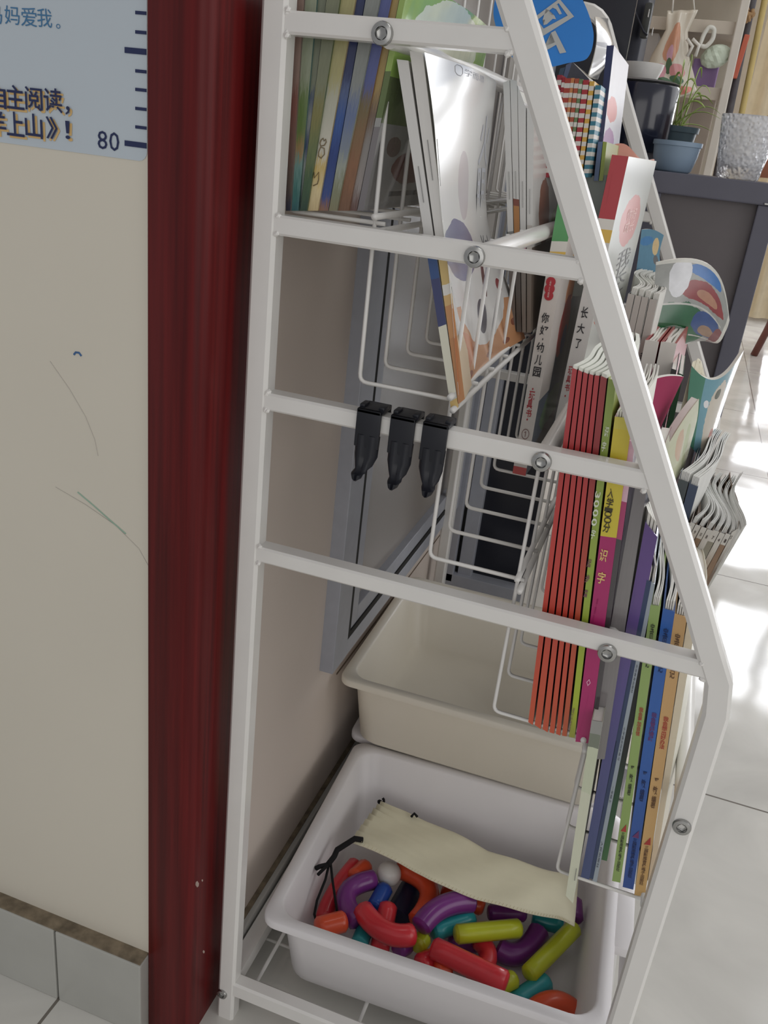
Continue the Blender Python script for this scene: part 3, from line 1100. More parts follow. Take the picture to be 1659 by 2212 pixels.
# the last one shows its glossy cover
sp = painted((120, 130, 90), ramp=[(0, (120, 116, 118)), (.38, (150, 150, 148)), (.42, (96, 112, 68)), (.62, (150, 176, 96))], noise=.2)
sd = painted((150, 150, 150), [('rect', 0, 1, .40, .60, (96, 112, 70)), ('rect', 0, 1, .60, 1, (150, 186, 90)), ('ell', .45, .8, .36, .2, (222, 230, 206)), ('ell', .35, .2, .18, .08, (110, 66, 62)),
                               ('ell', .7, .28, .2, .06, (84, 84, 92)), ('rect', .2, .8, .06, .085, (70, 70, 74)), ('ell', .15, .3, .06, .05, (112, 96, 92))], noise=.3, rough=0.16, coat=0.8)
bk = book('picture_book', 'glossy green and white picture book, its cover turned to the front', [c1(566, 1162), c1(600, 1162), c1(830, 0), c1(798, 0)], 0.024, 0.22, sp, sd,
          'picture books on the top tier', ext=0.10, bend=lambda t, v: 0.006 * math.sin(math.pi * t) * v, nt=14)

# ---- tier 2: white magazines
MS = [
    ('slim white booklet nearest the green cover, its corner hanging through the wires', [(975, 889), (990, 880), (882, 131), (857, 128)],
     [(0, (206, 176, 112)), (.03, (196, 196, 190)), (.05, (216, 214, 196)), (.26, (60, 66, 108)), (.40, (52, 82, 134)), (.5, (214, 213, 210))], 0.024, .13),
    ('slim white booklet with tan foot between the hanging booklet and the curled magazine', [(990, 873), (1004, 862), (913, 114), (885, 110)],
     [(0, (186, 132, 88)), (.2, (196, 144, 96)), (.30, (210, 176, 120)), (.33, (222, 220, 214)), (.36, (206, 180, 120)), (.44, (224, 222, 214)), (.5, (218, 216, 212))], 0.024, .13),
]
for lab, q, rp, y0, w in MS:
    sp = painted((220, 218, 214), ramp=rp, noise=.08)
    sd = painted((216, 214, 210), [('rect', 0, 1, 0, .2, (206, 180, 140))], noise=.06)
    bk = book('magazine', lab, q, y0, .04, sp, sd, 'magazines on the second tier', rot=-.005)
    staples(bk, .62 if '889' in str(q) else .66, .72 if '889' in str(q) else .77)


def sheet_book(name, label, near, far, bulge, side, edge, thick=Vector((-0.004, 0, 0)), group=None, cat='magazine', nu=18, nv=14, bulge_far=None):
    """soft booklet: its cover is a curved sheet between a near edge and a far edge (lists of 3-D points from foot to head), with thickness"""
    near, far = [Vector(p) for p in near], [Vector(p) for p in far]

    def along(pts, s):
        x = s * (len(pts) - 1)
        i = min(int(x), len(pts) - 2)
        f = x - i
        p0 = pts[max(0, i - 1)]
        p1, p2 = pts[i], pts[i + 1]
        p3 = pts[min(len(pts) - 1, i + 2)]
        return 0.5 * ((2 * p1) + (p2 - p0) * f + (2 * p0 - 5 * p1 + 4 * p2 - p3) * f * f + (3 * p1 - p0 - 3 * p2 + p3) * f ** 3)
    root = thing(name, label, cat, near[0], group)

    def pos(u, v, t):
        b = bulge(u, v)
        return along(near, v) * (1 - u) + along(far, v) * u + b + thick * t * (0.35 + 0.65 * min(1, 6 * u))
    bm = bmesh.new()
    solid(bm, pos, (0, 1), (0, 1), (0, 0.12), nu, nv, 1, uvf=lambda s, u, v, t: (u, v), facemi={'N': 0, 'F': 1, 'L': 0, 'R': 1, 'T': 1, 'B': 1})
    o = obj('cover', bm, [side, edge], root, True)
    soft(o, 40)
    bm = bmesh.new()
    solid(bm, lambda u, v, t: pos(u, v, t), (0.02, 0.985), (0.004, 0.994), (0.14, 1), nu, nv, 1, uvf=lambda s, u, v, t: (u, v))
    soft(obj('pages', bm, PAPER, root), 40)
    return root, pos, (lambda u, v: pos(u, v, -0.05))


near = [at(991, 853, .022), at(979, 692, .022), at(968, 575, .022), at(953, 455, .022), at(938, 262, .022), at(917, 113, .022)]
far = [at(1135, 731, .262), at(1112, 655, .252), at(1082, 575, .243), at(1050, 455, .235), at(1060, 300, .235), at(1073, 178, .235)]
sd = painted((226, 225, 222), [('rect', 0, 1, 0, .24, (208, 150, 104)), ('ell', .48, .26, .36, .17, (226, 225, 222)), ('ell', .08, .1, .2, .06, (206, 132, 88)), ('ell', .22, .46, .24, .115, (112, 108, 146)),
                               ('rect', .52, 1, .36, .6, (226, 225, 222)), ('ell', .34, .66, .09, .09, (206, 198, 200)), ('ell', .56, .36, .028, .10, (98, 50, 48)), ('ell', .82, .31, .05, .035, (150, 52, 60)),
                               ('ell', .45, .19, .07, .065, (66, 68, 84)), ('ell', .2, .02, .04, .014, (150, 88, 62)), ('ell', .5, .035, .04, .014, (150, 88, 62)), ('ell', .75, .05, .05, .016, (150, 88, 62)),
                               ('ell', .9, .12, .04, .016, (146, 84, 60))], noise=.06, rough=.24, coat=.5, nscale=5)
bk = sheet_book('magazine', 'curled white magazine with orange foot and lilac shape, its glossy cover facing out', near, far,
                lambda u, v: Vector((math.sin(math.pi * u) * (.013 * max(0, v - .35) - .006 * max(0, 1 - v / .42)), 0, 0.0)), sd, PAPER, group='magazines on the second tier')
GREY_INK = mat((150, 152, 160), .5, 0, 0)
text_on(bk[0], bk[2], '学而思', .34, .62, .955, .985, GREY_INK, 'cover_lettering')
text_on(bk[0], bk[2], '火\n眼', .62, .92, .58, .86, mat((178, 180, 186), .5, 0, 0), 'cover_lettering', .0, .9)
text_on(bk[0], bk[2], 'Vol\nNew', .62, .9, .4, .52, mat((90, 90, 96), .5, 0, 0), 'cover_lettering')
bm = bmesh.new()
add_tube(bm, [bk[2](.012, .66), bk[2](.012, .76)], 0.0003, 5)
add_tube(bm, [bk[2](.012, .22), bk[2](.012, .32)], 0.0003, 5)
obj('staple', bm, STEEL, bk[0])
bm = bmesh.new()
f = bk[2]
u0, u1, v0, v1 = .24, .315, .948, .99
rr = [(u0 + .02, v0), (u1 - .02, v0), (u1, v0 + .01), (u1, v1 - .01), (u1 - .02, v1), (u0 + .02, v1), (u0, v1 - .01), (u0, v0 + .01)]
add_tube(bm, [f(u, v) for u, v in rr], .0002, 4, closed=True)
obj('cover_badge', bm, GREY_INK, bk[0])

DK = [(60, 56, 52), (92, 84, 76), (120, 112, 100)]
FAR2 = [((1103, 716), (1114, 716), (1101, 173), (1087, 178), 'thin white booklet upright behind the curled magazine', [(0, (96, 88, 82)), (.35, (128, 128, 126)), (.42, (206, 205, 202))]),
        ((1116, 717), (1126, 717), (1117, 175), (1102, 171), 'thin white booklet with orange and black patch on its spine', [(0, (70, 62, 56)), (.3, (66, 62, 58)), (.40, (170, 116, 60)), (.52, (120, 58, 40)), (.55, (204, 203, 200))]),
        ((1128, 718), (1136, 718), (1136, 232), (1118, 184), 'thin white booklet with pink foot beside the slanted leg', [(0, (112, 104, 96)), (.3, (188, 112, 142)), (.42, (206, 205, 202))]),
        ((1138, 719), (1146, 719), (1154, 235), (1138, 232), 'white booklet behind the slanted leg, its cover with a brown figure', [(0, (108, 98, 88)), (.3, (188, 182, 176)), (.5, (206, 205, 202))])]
for bl, br, tr_, tl_, lab, rp in FAR2:
    sp = painted((200, 200, 198), ramp=rp, noise=.1)
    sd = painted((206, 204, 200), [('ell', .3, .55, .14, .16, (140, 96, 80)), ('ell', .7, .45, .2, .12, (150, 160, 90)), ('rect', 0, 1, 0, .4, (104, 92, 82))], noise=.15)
    bk = book('magazine', lab, [bl, br, tr_, tl_], 0.235, .2, sp, sd, 'thin booklets further along the second tier')
    staples(bk, .55, .66)

# ---- tier 1, far half: checked notebooks, folders, navy book
def c7(x, y):
    return (1100 + x / 5.53, y / 5.53)


CHK = [('red and white checked notebook, first of the checked row', (575, 632, 895), (150, 40, 52)), ('crimson checked notebook, second of the checked row', (633, 668, 925), (150, 34, 44)),
       ('rust red checked notebook, third of the checked row', (668, 738, 935), (166, 62, 46)), ('orange checked notebook in the checked row', (740, 779, 932), (196, 126, 76)),
       ('brick red checked notebook left of the green one', (785, 836, 938), (168, 80, 52)), ('green checked notebook in the checked row', (838, 880, 945), (104, 126, 84)),
       ('deep red checked notebook right of the green one', (885, 955, 955), (164, 46, 52)), ('yellow checked notebook, next to last of the checked row', (962, 1020, 970), (206, 162, 70)),
       ('teal checked notebook, last of the checked row', (1030, 1098, 1018), (52, 116, 136))]
for lab, (a, b, y), rgb in CHK:
    n = 22
    rp = []
    mt, nt, bb = new_mat('checked_cloth')
    uvn = nt.nodes.new('ShaderNodeUVMap')
    sx = nt.nodes.new('ShaderNodeSeparateXYZ')
    nt.links.new(uvn.outputs[0], sx.inputs[0])
    fr = math_node(nt, 'FRACT', math_node(nt, 'MULTIPLY', sx.outputs[1], 10.5))
    st = math_node(nt, 'GREATER_THAN', fr, 0.5)
    mx = nt.nodes.new('ShaderNodeMixRGB')
    nt.links.new(st, mx.inputs[0])
    mx.inputs[1].default_value = lin(rgb)
    mx.inputs[2].default_value = lin((212, 206, 198))
    nt.links.new(mx.outputs[0], bb.inputs['Base Color'])
    bb.inputs['Roughness'].default_value = .5
    q = [c7(a - 150, 2120), c7(b - 158, 2120), c7(b, y), c7(a, y)]
    book('notebook', lab, q, 0.30, .15, mt, mt, 'checked notebooks on the top tier')
NAVYP = painted((40, 46, 84), noise=.15)
book('book', 'tall navy book with white edge standing above the checked notebooks', [c7(1010, 2120), c7(1072, 2120), c7(1252, 540), c7(1165, 545)], 0.34, .16, NAVYP, painted((206, 204, 214), [('ell', .3, .55, .3, .1, (196, 60, 60)), ('ell', .3, .3, .3, .1, (150, 80, 150))], noise=.1), 'far books on the top tier')
book('book', 'small slate blue book at the foot of the navy book', [c7(1010, 2160), c7(1062, 2160), c7(1118, 1692), c7(1062, 1692)], 0.325, .12, painted((84, 104, 140), noise=.2), painted((84, 104, 140)), 'far books on the top tier')
book('book', 'small lime green book at the foot of the navy book', [c7(1072, 2160), c7(1115, 2160), c7(1166, 1698), c7(1122, 1690)], 0.325, .12, painted((146, 160, 60), noise=.2), painted((146, 160, 60)), 'far books on the top tier')
# folders lying behind the checked row
for i, (q, rgb, lab) in enumerate([([(1196, 200), (1207, 200), (1221, 145), (1210, 148)], (58, 84, 108), 'dark teal folder edge behind the checked notebooks'),
                                   ([(1208, 200), (1215, 200), (1236, 134), (1223, 140)], (96, 112, 148), 'slate blue folder behind the checked notebooks'),
                                   ([(1216, 200), (1290, 230), (1272, 170), (1236, 133)], (74, 76, 88), 'dark grey folder propped under the blue disc')]):
    book('folder', lab, q, 0.47, .10, painted(rgb, noise=.2), painted(rgb), 'folders at the far end of the top tier')
# glossy white sheets catching the light
nr = [at(1272, 165, .50), at(1284, 120, .50), at(1290, 80, .50), at(1286, 36, .50)]
fr_ = [at(1292, 172, .60), at(1306, 130, .60), at(1312, 90, .60), at(1314, 40, .60)]
sheet_book('magazine', 'glossy white magazine curling in front of the navy book top', nr, fr_, lambda u, v: Vector((0.012 * math.sin(math.pi * v) * math.sin(math.pi * u), 0, 0)),
           painted((236, 236, 236), [('ell', .4, .55, .5, .05, (150, 150, 156)), ('ell', .7, .2, .3, .05, (150, 150, 156))], rough=.12, coat=1, noise=.02), PAPER, group='far magazines of the top tier', nu=8, nv=10)

# blue disc sign
dc, dr = at(1186, 48, .20), 0.0435
dn = thing('round_sign', 'blue round sign with grey characters behind the slanted leg', 'sign', dc)
ex = (Vector((0.985, 0.13, 0.04))).normalized()
ez = Vector((-0.03, -0.08, 1)).normalized()
ez = (ez - ex * ez.dot(ex)).normalized()
en = ex.cross(ez).normalized()
def on_disc(px, py, lift=0.0):
    r = ray(px, py)
    t = (dc - CAM).dot(en) / r.dot(en)
    return CAM + r * t + en * (lift if en.dot(r) < 0 else -lift)


OUT = [(1259, 0), (1273, 34), (1282, 70), (1280, 100), (1272, 121), (1259, 131), (1228, 136), (1194, 144), (1158, 148), (1122, 136), (1090, 104), (1072, 60), (1066, 20), (1080, -30), (1120, -66), (1170, -76), (1220, -56), (1244, -30)]
bm = bmesh.new()
P2 = []
for i in range(len(OUT)):
    p0, p1, p2, p3 = [Vector(OUT[(i + k) % len(OUT)]) for k in (-1, 0, 1, 2)]
    for f in (0, .25, .5, .75):
        P2.append(.5 * ((2 * p1) + (p2 - p0) * f + (2 * p0 - 5 * p1 + 4 * p2 - p3) * f * f + (3 * p1 - p0 - 3 * p2 + p3) * f ** 3))
A = [bm.verts.new(on_disc(*q)) for q in P2]
B = [bm.verts.new(on_disc(q[0], q[1], -.0022)) for q in P2]
bm.faces.new(A)
bm.faces.new(B[::-1])
for i in range(len(A)):
    bm.faces.new((A[i], B[i], B[(i + 1) % len(A)], A[(i + 1) % len(A)]))
obj('disc', bm, mat((40, 124, 206), .55, 0, .06, 20), dn)
bm = bmesh.new()
ro = [(270, 230), (600, -15), (775, 198), (405, 430)]
ri = [(335, 240), (590, 38), (698, 186), (412, 342)]
for poly in ([ro[0], ro[1], ri[1], ri[0]], [ro[1], ro[2], ri[2], ri[1]], [ro[2], ro[3], ri[3], ri[2]], [ro[3], ro[0], ri[0], ri[3]],
             [(400, 235), (440, 105), (470, 120), (480, 170), (540, 185), (560, 230), (520, 225), (450, 290), (410, 300), (430, 235)],
             [(510, 90), (575, 55), (630, 165), (600, 175), (560, 110)],
             [(500, 390), (550, 365), (682, 625), (605, 640), (560, 535), (430, 610), (415, 560), (545, 505)]):
    vs = [bm.verts.new(on_disc(1100 + x / 5.53, y / 5.53, .0006)) for x, y in poly]
    f = bm.faces.new(vs)
bmesh.ops.triangulate(bm, faces=bm.faces[:])
obj('sign_lettering', bm, mat((176, 178, 178), .5, 0, 0.03), dn)

# ---- tier 3
def c6(x, y):
    return (1060 + x / 5.53, 650 + y / 5.53)


sp = painted((216, 212, 206), ramp=[(0, (190, 66, 62)), (.03, (214, 208, 202)), (.80, (222, 182, 80)), (.838, (222, 218, 210)), (.872, (84, 154, 92))], noise=.05)
sd = painted((70, 84, 104), [('rect', 0, .26, .30, 1, (212, 204, 198)), ('ell', .38, .78, .16, .08, (222, 166, 60)), ('ell', .36, .68, .12, .07, (224, 160, 120)), ('ell', .36, .54, .14, .12, (170, 72, 70)), ('ell', .42, .48, .07, .06, (46, 70, 130)),
                             ('ell', .45, .2, .3, .09, (80, 112, 72)), ('ell', .6, .06, .5, .1, (70, 58, 52)), ('rect', .6, 1, .0, 1, (48, 58, 78))], noise=.3)
bk1 = book('toy_book', 'thick white toy book with upright black Chinese title and red volume words, number one', [(1107, 1022), (1135, 1028), (1241, 440), (1205, 440)], .245, .19, sp, sd, 'toy books on the third tier', th=.002, rot=.006)
RED_INK = mat((178, 48, 58), .5, 0, 0)
SCH = [('你', (1168, 696, 1188, 677)), ('好', (1165, 723, 1186, 705)), ('·', (1171, 735, 1174, 730)), ('幼', (1157, 760, 1177, 741)), ('儿', (1154, 787, 1173, 768)), ('园', (1150, 812, 1170, 794))]


def at_text(parent, y, ch, l, b, r, t, m_, bold=.018, name='spine_lettering', lift=.0006):
    p0, p1 = at(l, b, y), at(r, t, y)
    # slant of the leaning spine
    return text_on(parent, lambda u, v: Vector((p0.x + (p1.x - p0.x) * u, y - lift, p0.z + (p1.z - p0.z) * v)), ch, 0, 1, 0, 1, m_, name, bold)


for ch, bx in SCH:
    at_text(bk1[0], .245, ch, *bx, INK)
for ch, bx in (('·', (1149, 842, 1153, 838)), ('玩', (1141, 863, 1157, 846)), ('具', (1137, 881, 1152, 865)), ('书', (1135, 900, 1150, 885)), ('·', (1137, 908, 1141, 904))):
    at_text(bk1[0], .245, ch, *bx, RED_INK)
at_text(bk1[0], .245, '①', 1125, 947, 1145, 928, mat((130, 92, 90), .5, 0, 0), 0)
bm = bmesh.new()
bx = at(1187, 624, .2442)
for i, (dx, dz, r) in enumerate(((0, 0.006, .0042), (0, 0, .0045), (0.0004, -0.006, .004))):
    lathe(bm, [(0, 0.0004), (r, 0.0002), (r, -.0004)], bx + Vector((dx, 0, dz)), 16, Vector((0, -1, 0)))
obj('red_badge', bm, RED_INK, bk1[0])
at_text(bk1[0], .2434, '幼\n儿\n园', 1182, 642, 1192, 606, mat((230, 214, 206), .5, 0, 0), 0.0, 'badge_lettering')

sp = painted((214, 210, 206), ramp=[(0, (212, 208, 204)), (.745, (222, 182, 80)), (.782, (222, 218, 210)), (.815, (176, 52, 60))], noise=.05)
sd = painted((226, 228, 222), [('ell', .5, .80, .30, .085, (240, 176, 170)), ('ell', .25, .5, .2, .035, (222, 104, 74)), ('rect', .1, .9, .0, .36, (196, 190, 184))], noise=.05)
bk2 = book('toy_book', 'thick white toy book with red spine head and pink blob on its cover', [(1179, 1000), (1212, 1004), (1358, 338), (1322, 334)], .29, .22, sp, sd, 'toy books on the third tier', th=.002, rot=.012)
for ch, bx in (('长', (1253, 686, 1273, 664)), ('大', (1245, 719, 1265, 700)), ('了', (1241, 751, 1257, 733))):
    at_text(bk2[0], .29, ch, *bx, INK)
for ch, bx in (('玩', (1226, 808, 1238, 792)), ('具', (1222, 826, 1234, 812)), ('书', (1219, 844, 1232, 830)), ('·', (1219, 857, 1223, 853))):
    at_text(bk2[0], .29, ch, *bx, RED_INK)
at_text(bk2[0], .29, '中\n信\n出\n版\n集\n团', 1310, 440, 1322, 376, mat((120, 40, 44), .5, 0, 0), 0)
posc = bk2[1]
text_on(bk2[0], lambda u, v: posc(1, v, u) + Vector((.0004, 0, 0)), '你好\n成长', .34, .66, .76, .84, mat((250, 222, 216), .5, 0, 0), 'cover_lettering')
text_on(bk2[0], lambda u, v: posc(1, v, u) + Vector((.0004, 0, 0)), '我\n长\n大', .36, .8, .50, .70, mat((150, 150, 150), .5, 0, 0), 'cover_lettering', 0, .9)

book('book', 'grey green book standing behind the slanted leg, its top below the checked notebooks', [(1212, 640), (1262, 640), (1311, 378), (1257, 381)], .33, .16, painted((126, 134, 128), noise=.1), painted((120, 128, 122)), 'far books on the third tier', rot=.004)
# copper coloured curled card above the red headed toy book
nr = [at(1323, 338, .44), at(1323, 326, .44), at(1326, 312, .44)]
fr_ = [at(1414, 349, .50), at(1414, 343, .50), at(1413, 340, .50)]
sheet_book('booklet', 'copper pink curled booklet showing above the red headed toy book', nr, fr_, lambda u, v: Vector((0, 0, (.004 * math.sin(3.2 * u * 2) - .002 * u) * v)), painted((206, 142, 122), rough=.25, noise=.05), PAPER, thick=Vector((-.001, .004, 0)), cat='booklet', nu=14, nv=4)

# ---- tier 4 near: six red books, lime book, magenta book
TOP = [1236, 1248.5, 1260, 1272, 1284, 1297, 1313]
TY = [795, 799, 804, 808, 811, 812, 818]
BOT = [1140, 1154, 1171, 1186, 1200, 1213, 1227]
BY = [1560, 1566, 1575, 1582, 1585, 1589, 1591]
ORD = ['first', 'second', 'third', 'fourth', 'fifth']
for i in range(6):
    last = i == 5
    sp = painted((190, 62, 56), ramp=[(0, (196, 84, 52)), (.5, (190, 62, 54)), (.9, (176, 56, 60))] if not last else [(0, (184, 88, 54)), (.4, (186, 78, 54)), (.8, (150, 52, 54))], interp='LINEAR', noise=.06, rough=.4)
    sd = painted((60, 26, 32), noise=.1)
    lab = ('%s red book from the left in the row of six identical spines' % ORD[i]) if not last else 'red book ending the row of six, its spine browner, beside the lime book'
    book('storybook', lab, [(BOT[i] + 1, BY[i]), (BOT[i + 1] - 3, BY[i + 1]), (TOP[i + 1] - 2, TY[i + 1]), (TOP[i] + .5, TY[i])], .02, .17, sp, sd, 'six red books on the fourth tier',
         th=.0004, bend=lambda t, v: .010 * math.sin(1.9 * t) * v + .0008 * math.sin(9 * t) * v, nt=16, pages=mat((234, 236, 226), .8, 0, .03, 60), pbend=lambda t, v: .0012 * math.sin(11 * t) * v, rise=.012)
sp = painted((164, 178, 62), ramp=[(0, (150, 150, 60)), (.08, (168, 184, 52)), (.45, (150, 172, 66)), (.9, (140, 160, 76))], interp='LINEAR', noise=.05)
bl = book('storybook', 'slim lime green book with white and purple Chinese title, beside the red row', [(1229, 1592), (1241, 1594), (1331, 822), (1314, 818)], .02, .17, sp, painted((150, 170, 64)), 'thin books on the fourth tier', nt=10)
WH = mat((220, 226, 206), .5, 0, 0)
PUR = mat((120, 76, 92), .5, 0, 0)
for s, bx, mm in (('识', (1304, 942, 1317, 922), WH), ('字', (1298, 974, 1311, 954), WH), ('字', (1275, 1162, 1288, 1144), WH), ('起', (1267, 1224, 1279, 1208), PUR), ('步', (1263, 1257, 1275, 1242), PUR), ('篇', (1260, 1289, 1271, 1274), PUR)):
    at_text(bl[0], .02, s, *bx, mm)
for s, bx in (('3', (1284, 1075, 1298, 1063)), ('0', (1281, 1095, 1296, 1081)), ('0', (1279, 1115, 1294, 1101)), ('0', (1276, 1135, 1291, 1121))):
    p = [at(bx[0], bx[1], .0194), at(bx[2], bx[3], .0194)]
    text_on(bl[0], lambda u, v, p=p: Vector((p[0].x + (p[1].x - p[0].x) * v, p[0].y, p[1].z + (p[0].z - p[1].z) * u)), s, 0, 1, 0, 1, WH, 'spine_lettering', .02)
at_text(bl[0], .02, '浙\n江\n出\n版', 1231, 1580, 1238, 1528, PUR, 0)
sp = painted((178, 34, 104), ramp=[(0, (172, 36, 104)), (.665, (214, 196, 62)), (.965, (212, 200, 84))], noise=.05)
bmg = book('storybook', 'magenta and yellow book with Chinese title, right of the lime book', [(1243, 1602), (1272, 1606), (1366, 905), (1328, 900)], .02, .17, sp, painted((178, 34, 104)), 'thin books on the fourth tier', sheets=6, nt=14,
           pbend=lambda t, v: .006 * math.sin(2.2 * t) * v, rise=.02, bend=lambda t, v: .004 * t * v)
DKI = mat((66, 60, 40), .5, 0, 0)
for s, bx, mm in (('入', (1311, 1074, 1328, 1056), DKI), ('学', (1308, 1094, 1327, 1077), DKI), ('分', (1301, 1148, 1320, 1131), DKI), ('识', (1293, 1210, 1315, 1188), mat((230, 196, 128), .5, 0, 0)), ('字', (1288, 1258, 1310, 1237), mat((230, 196, 128), .5, 0, 0))):
    at_text(bmg[0], .02, s, *bx, mm)
for s, bx in (('1', (1305, 1104, 1324, 1099)), ('0', (1304, 1116, 1323, 1106)), ('0', (1303, 1129, 1322, 1119))):
    p = [at(bx[0], bx[1], .0194), at(bx[2], bx[3], .0194)]
    text_on(bmg[0], lambda u, v, p=p: Vector((p[0].x + (p[1].x - p[0].x) * v, p[0].y, p[1].z + (p[0].z - p[1].z) * u)), s, 0, 1, 0, 1, DKI, 'spine_lettering', 0)
at_text(bmg[0], .02, '浙\n江\n少\n儿\n出\n版', 1250, 1590, 1272, 1500, mat((132, 30, 84), .5, 0, 0), 0.0)
at_text(bmg[0], .02, '学\n前\n启\n蒙', 1278, 1360, 1290, 1292, mat((150, 32, 92), .5, 0, 0), 0.0)
at_text(bmg[0], .02, '◇', 1265, 1480, 1278, 1467, mat((226, 170, 196), .5, 0, 0), 0.03)
bm = bmesh.new()
add_tube(bm, [at(1327, 1010, .0190), at(1333, 992, .0190)], .0012, 8)
obj('printed_pencil', bm, mat((190, 78, 52), .5), bmg[0])
# clear and dark thin covers right of the magenta book
book('storybook', 'pink edged book in a clear glossy sleeve beside the magenta book', [(1275, 1600), (1283, 1602), (1372, 955), (1352, 950)], .022, .16, painted((206, 120, 150), ramp=[(0, (60, 56, 60)), (.7, (176, 60, 110)), (.82, (226, 190, 204))], noise=.1, rough=.1, coat=1), painted((90, 70, 90)), 'thin books on the fourth tier')
DKP = painted((70, 58, 76), rough=.08, coat=1, noise=.5, mottled=([(58, 50, 66), (84, 74, 92), (120, 116, 126)], 6))
book('folder', 'dark plum glossy sleeve with light streaks behind the bolt of the fourth rung', [(1284, 1600), (1298, 1602), (1380, 1030), (1362, 1026)], .03, .18, DKP, DKP, 'folders between the fourth and fifth tiers')
GRP = painted((128, 124, 124), rough=.12, coat=1, noise=.2)
book('folder', 'smooth grey rolled sleeve standing between the magenta book and the purple cover', [(1268, 1640), (1306, 1640), (1398, 1050), (1373, 1046)], .026, .16, GRP, GRP, 'folders between the fourth and fifth tiers', bend=lambda t, v: .01 * t)
PALE = painted((196, 200, 178), ramp=[(0, (206, 208, 186)), (.62, (196, 202, 176)), (.86, (120, 126, 112)), (.93, (150, 150, 146))], noise=.1)
bk = book('booklet', 'pale green booklet in a clear sleeve hanging lowest, over the pouch corner', [(1222, 1935), (1238, 1952), (1302, 1560), (1278, 1556)], .006, .15, PALE, painted((186, 186, 170)), 'folders between the fourth and fifth tiers', cat='booklet')
staples(bk, .13, .2, .75)

# ---- tier 5 near
PURP = painted((96, 84, 140), ramp=[(0, (70, 84, 128)), (.3, (84, 88, 138)), (.6, (92, 82, 142)), (.85, (102, 76, 140))], interp='LINEAR', noise=.15, rough=.3)
bk = book('booklet', 'purple blue soft booklet with curled white page tops, left of the navy one', [(1254, 1897), (1272, 1902), (1420, 1160), (1394, 1128)], .03, .17, PURP, painted((84, 80, 130)), 'booklets on the lowest tier', cat='booklet', sheets=3, nt=14, pbend=lambda t, v: -.012 * math.sin(2.6 * t) * v, rise=.03)
book('booklet', 'navy booklet between the purple and the grey one', [(1273, 1897), (1281, 1900), (1407, 1258), (1397, 1252)], .03, .16, painted((48, 64, 100), noise=.2), painted((48, 64, 100)), 'booklets on the lowest tier', cat='booklet', sheets=2, rise=.04, pbend=lambda t, v: -.004 * math.sin(5 * t) * v)
bk = book('booklet', 'slim grey booklet with tiny lettering down its spine', [(1279, 1906), (1288, 1910), (1415, 1262), (1407, 1258)], .03, .16, painted((158, 168, 178), noise=.06), painted((150, 160, 168)), 'booklets on the lowest tier', cat='booklet', sheets=2, rise=.05, pbend=lambda t, v: -.005 * math.sin(4 * t) * v)
for v0, v1, s in ((.67, .76, '北京教育出版社'), (.45, .56, '小学语文同步练习'), (.30, .36, '一年级上'), (.06, .16, '人民出版社')):
    spine_text_turned(bk, s, v0, v1, mat((70, 74, 86), .5, 0, 0), .28, .72)
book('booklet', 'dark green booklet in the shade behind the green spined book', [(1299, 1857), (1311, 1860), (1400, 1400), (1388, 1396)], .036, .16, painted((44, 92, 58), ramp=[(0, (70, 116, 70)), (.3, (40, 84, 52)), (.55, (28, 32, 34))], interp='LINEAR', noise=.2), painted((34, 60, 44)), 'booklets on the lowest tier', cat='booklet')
TITLES = [('green', (150, 176, 104), (142, 168, 96), [(1322, 1903), (1340, 1907), (1427, 1311), (1405, 1307)], '宝贝成长记', '我会更加自信', (1381, 1563, 1394, 1506)),
          ('blue', (46, 98, 176), (40, 76, 150), [(1345, 1916), (1368, 1922), (1458, 1322), (1432, 1315)], '宝贝成长记', '我会管好情绪', (1412, 1574, 1424, 1518)),
          ('tan', (206, 166, 112), (214, 174, 112), [(1370, 1934), (1393, 1936), (1484, 1334), (1457, 1326)], '宝贝成长记', '我会想出好办法', (1430, 1592, 1446, 1530))]
for nm, c1_, c2_, q, t1, t2, bx in TITLES:
    sp = painted(c1_, ramp=[(0, c2_), (.6, c1_)], interp='LINEAR', noise=.06, rough=.3)
    bk = book('storybook', '%s spined storybook with red Chinese title, %s of three matching on the lowest tier' % (nm, {'green': 'left', 'blue': 'middle', 'tan': 'right'}[nm]), q, .03, .17, sp, painted(c1_), 'three matching storybooks on the lowest tier',
              sheets=4, nt=14, rise=.03, th=.0012, pbend=lambda t, v: .002 * math.sin(7 * t) * v)
    DI = mat((62, 66, 52) if nm == 'green' else (34, 50, 96) if nm == 'blue' else (104, 76, 56), .5, 0, 0)
    RI = mat((176, 66, 60) if nm != 'blue' else (110, 60, 110), .5, 0, 0)
    spine_text(bk, t1, .80, .945, DI, .28, .72)
    spine_text(bk, t2, .565, .665, RI, .32, .78) if nm != 'tan' else spine_text(bk, t2, .56, .672, RI, .3, .76)
    spine_text(bk, '严敏', .395, .455, DI, .3, .7)
    spine_text(bk, '编著', .345, .39, DI, .3, .7)
    spine_text(bk, '三辰影库音像电子出版社', .045, .20, DI, .30, .70)
    bm = bmesh.new()
    f = bk[2]
    vs = [bm.verts.new(f(u, v)) for u, v in ((.2, .205), (.8, .205), (.72, .235))]
    bm.faces.new(vs)
    obj('spine_emblem', bm, RI, bk[0])
CRM = painted((222, 218, 200), ramp=[(0, (214, 200, 178)), (.5, (226, 224, 208))], interp='LINEAR', noise=.04)
book('booklet', 'cream soft booklet bulging behind the front leg, right of the tan book', [(1396, 1925), (1406, 1930), (1502, 1352), (1484, 1346)], .045, .18, CRM, CRM, 'booklets on the lowest tier', cat='booklet', bend=lambda t, v: .008 * math.sin(math.pi * t))

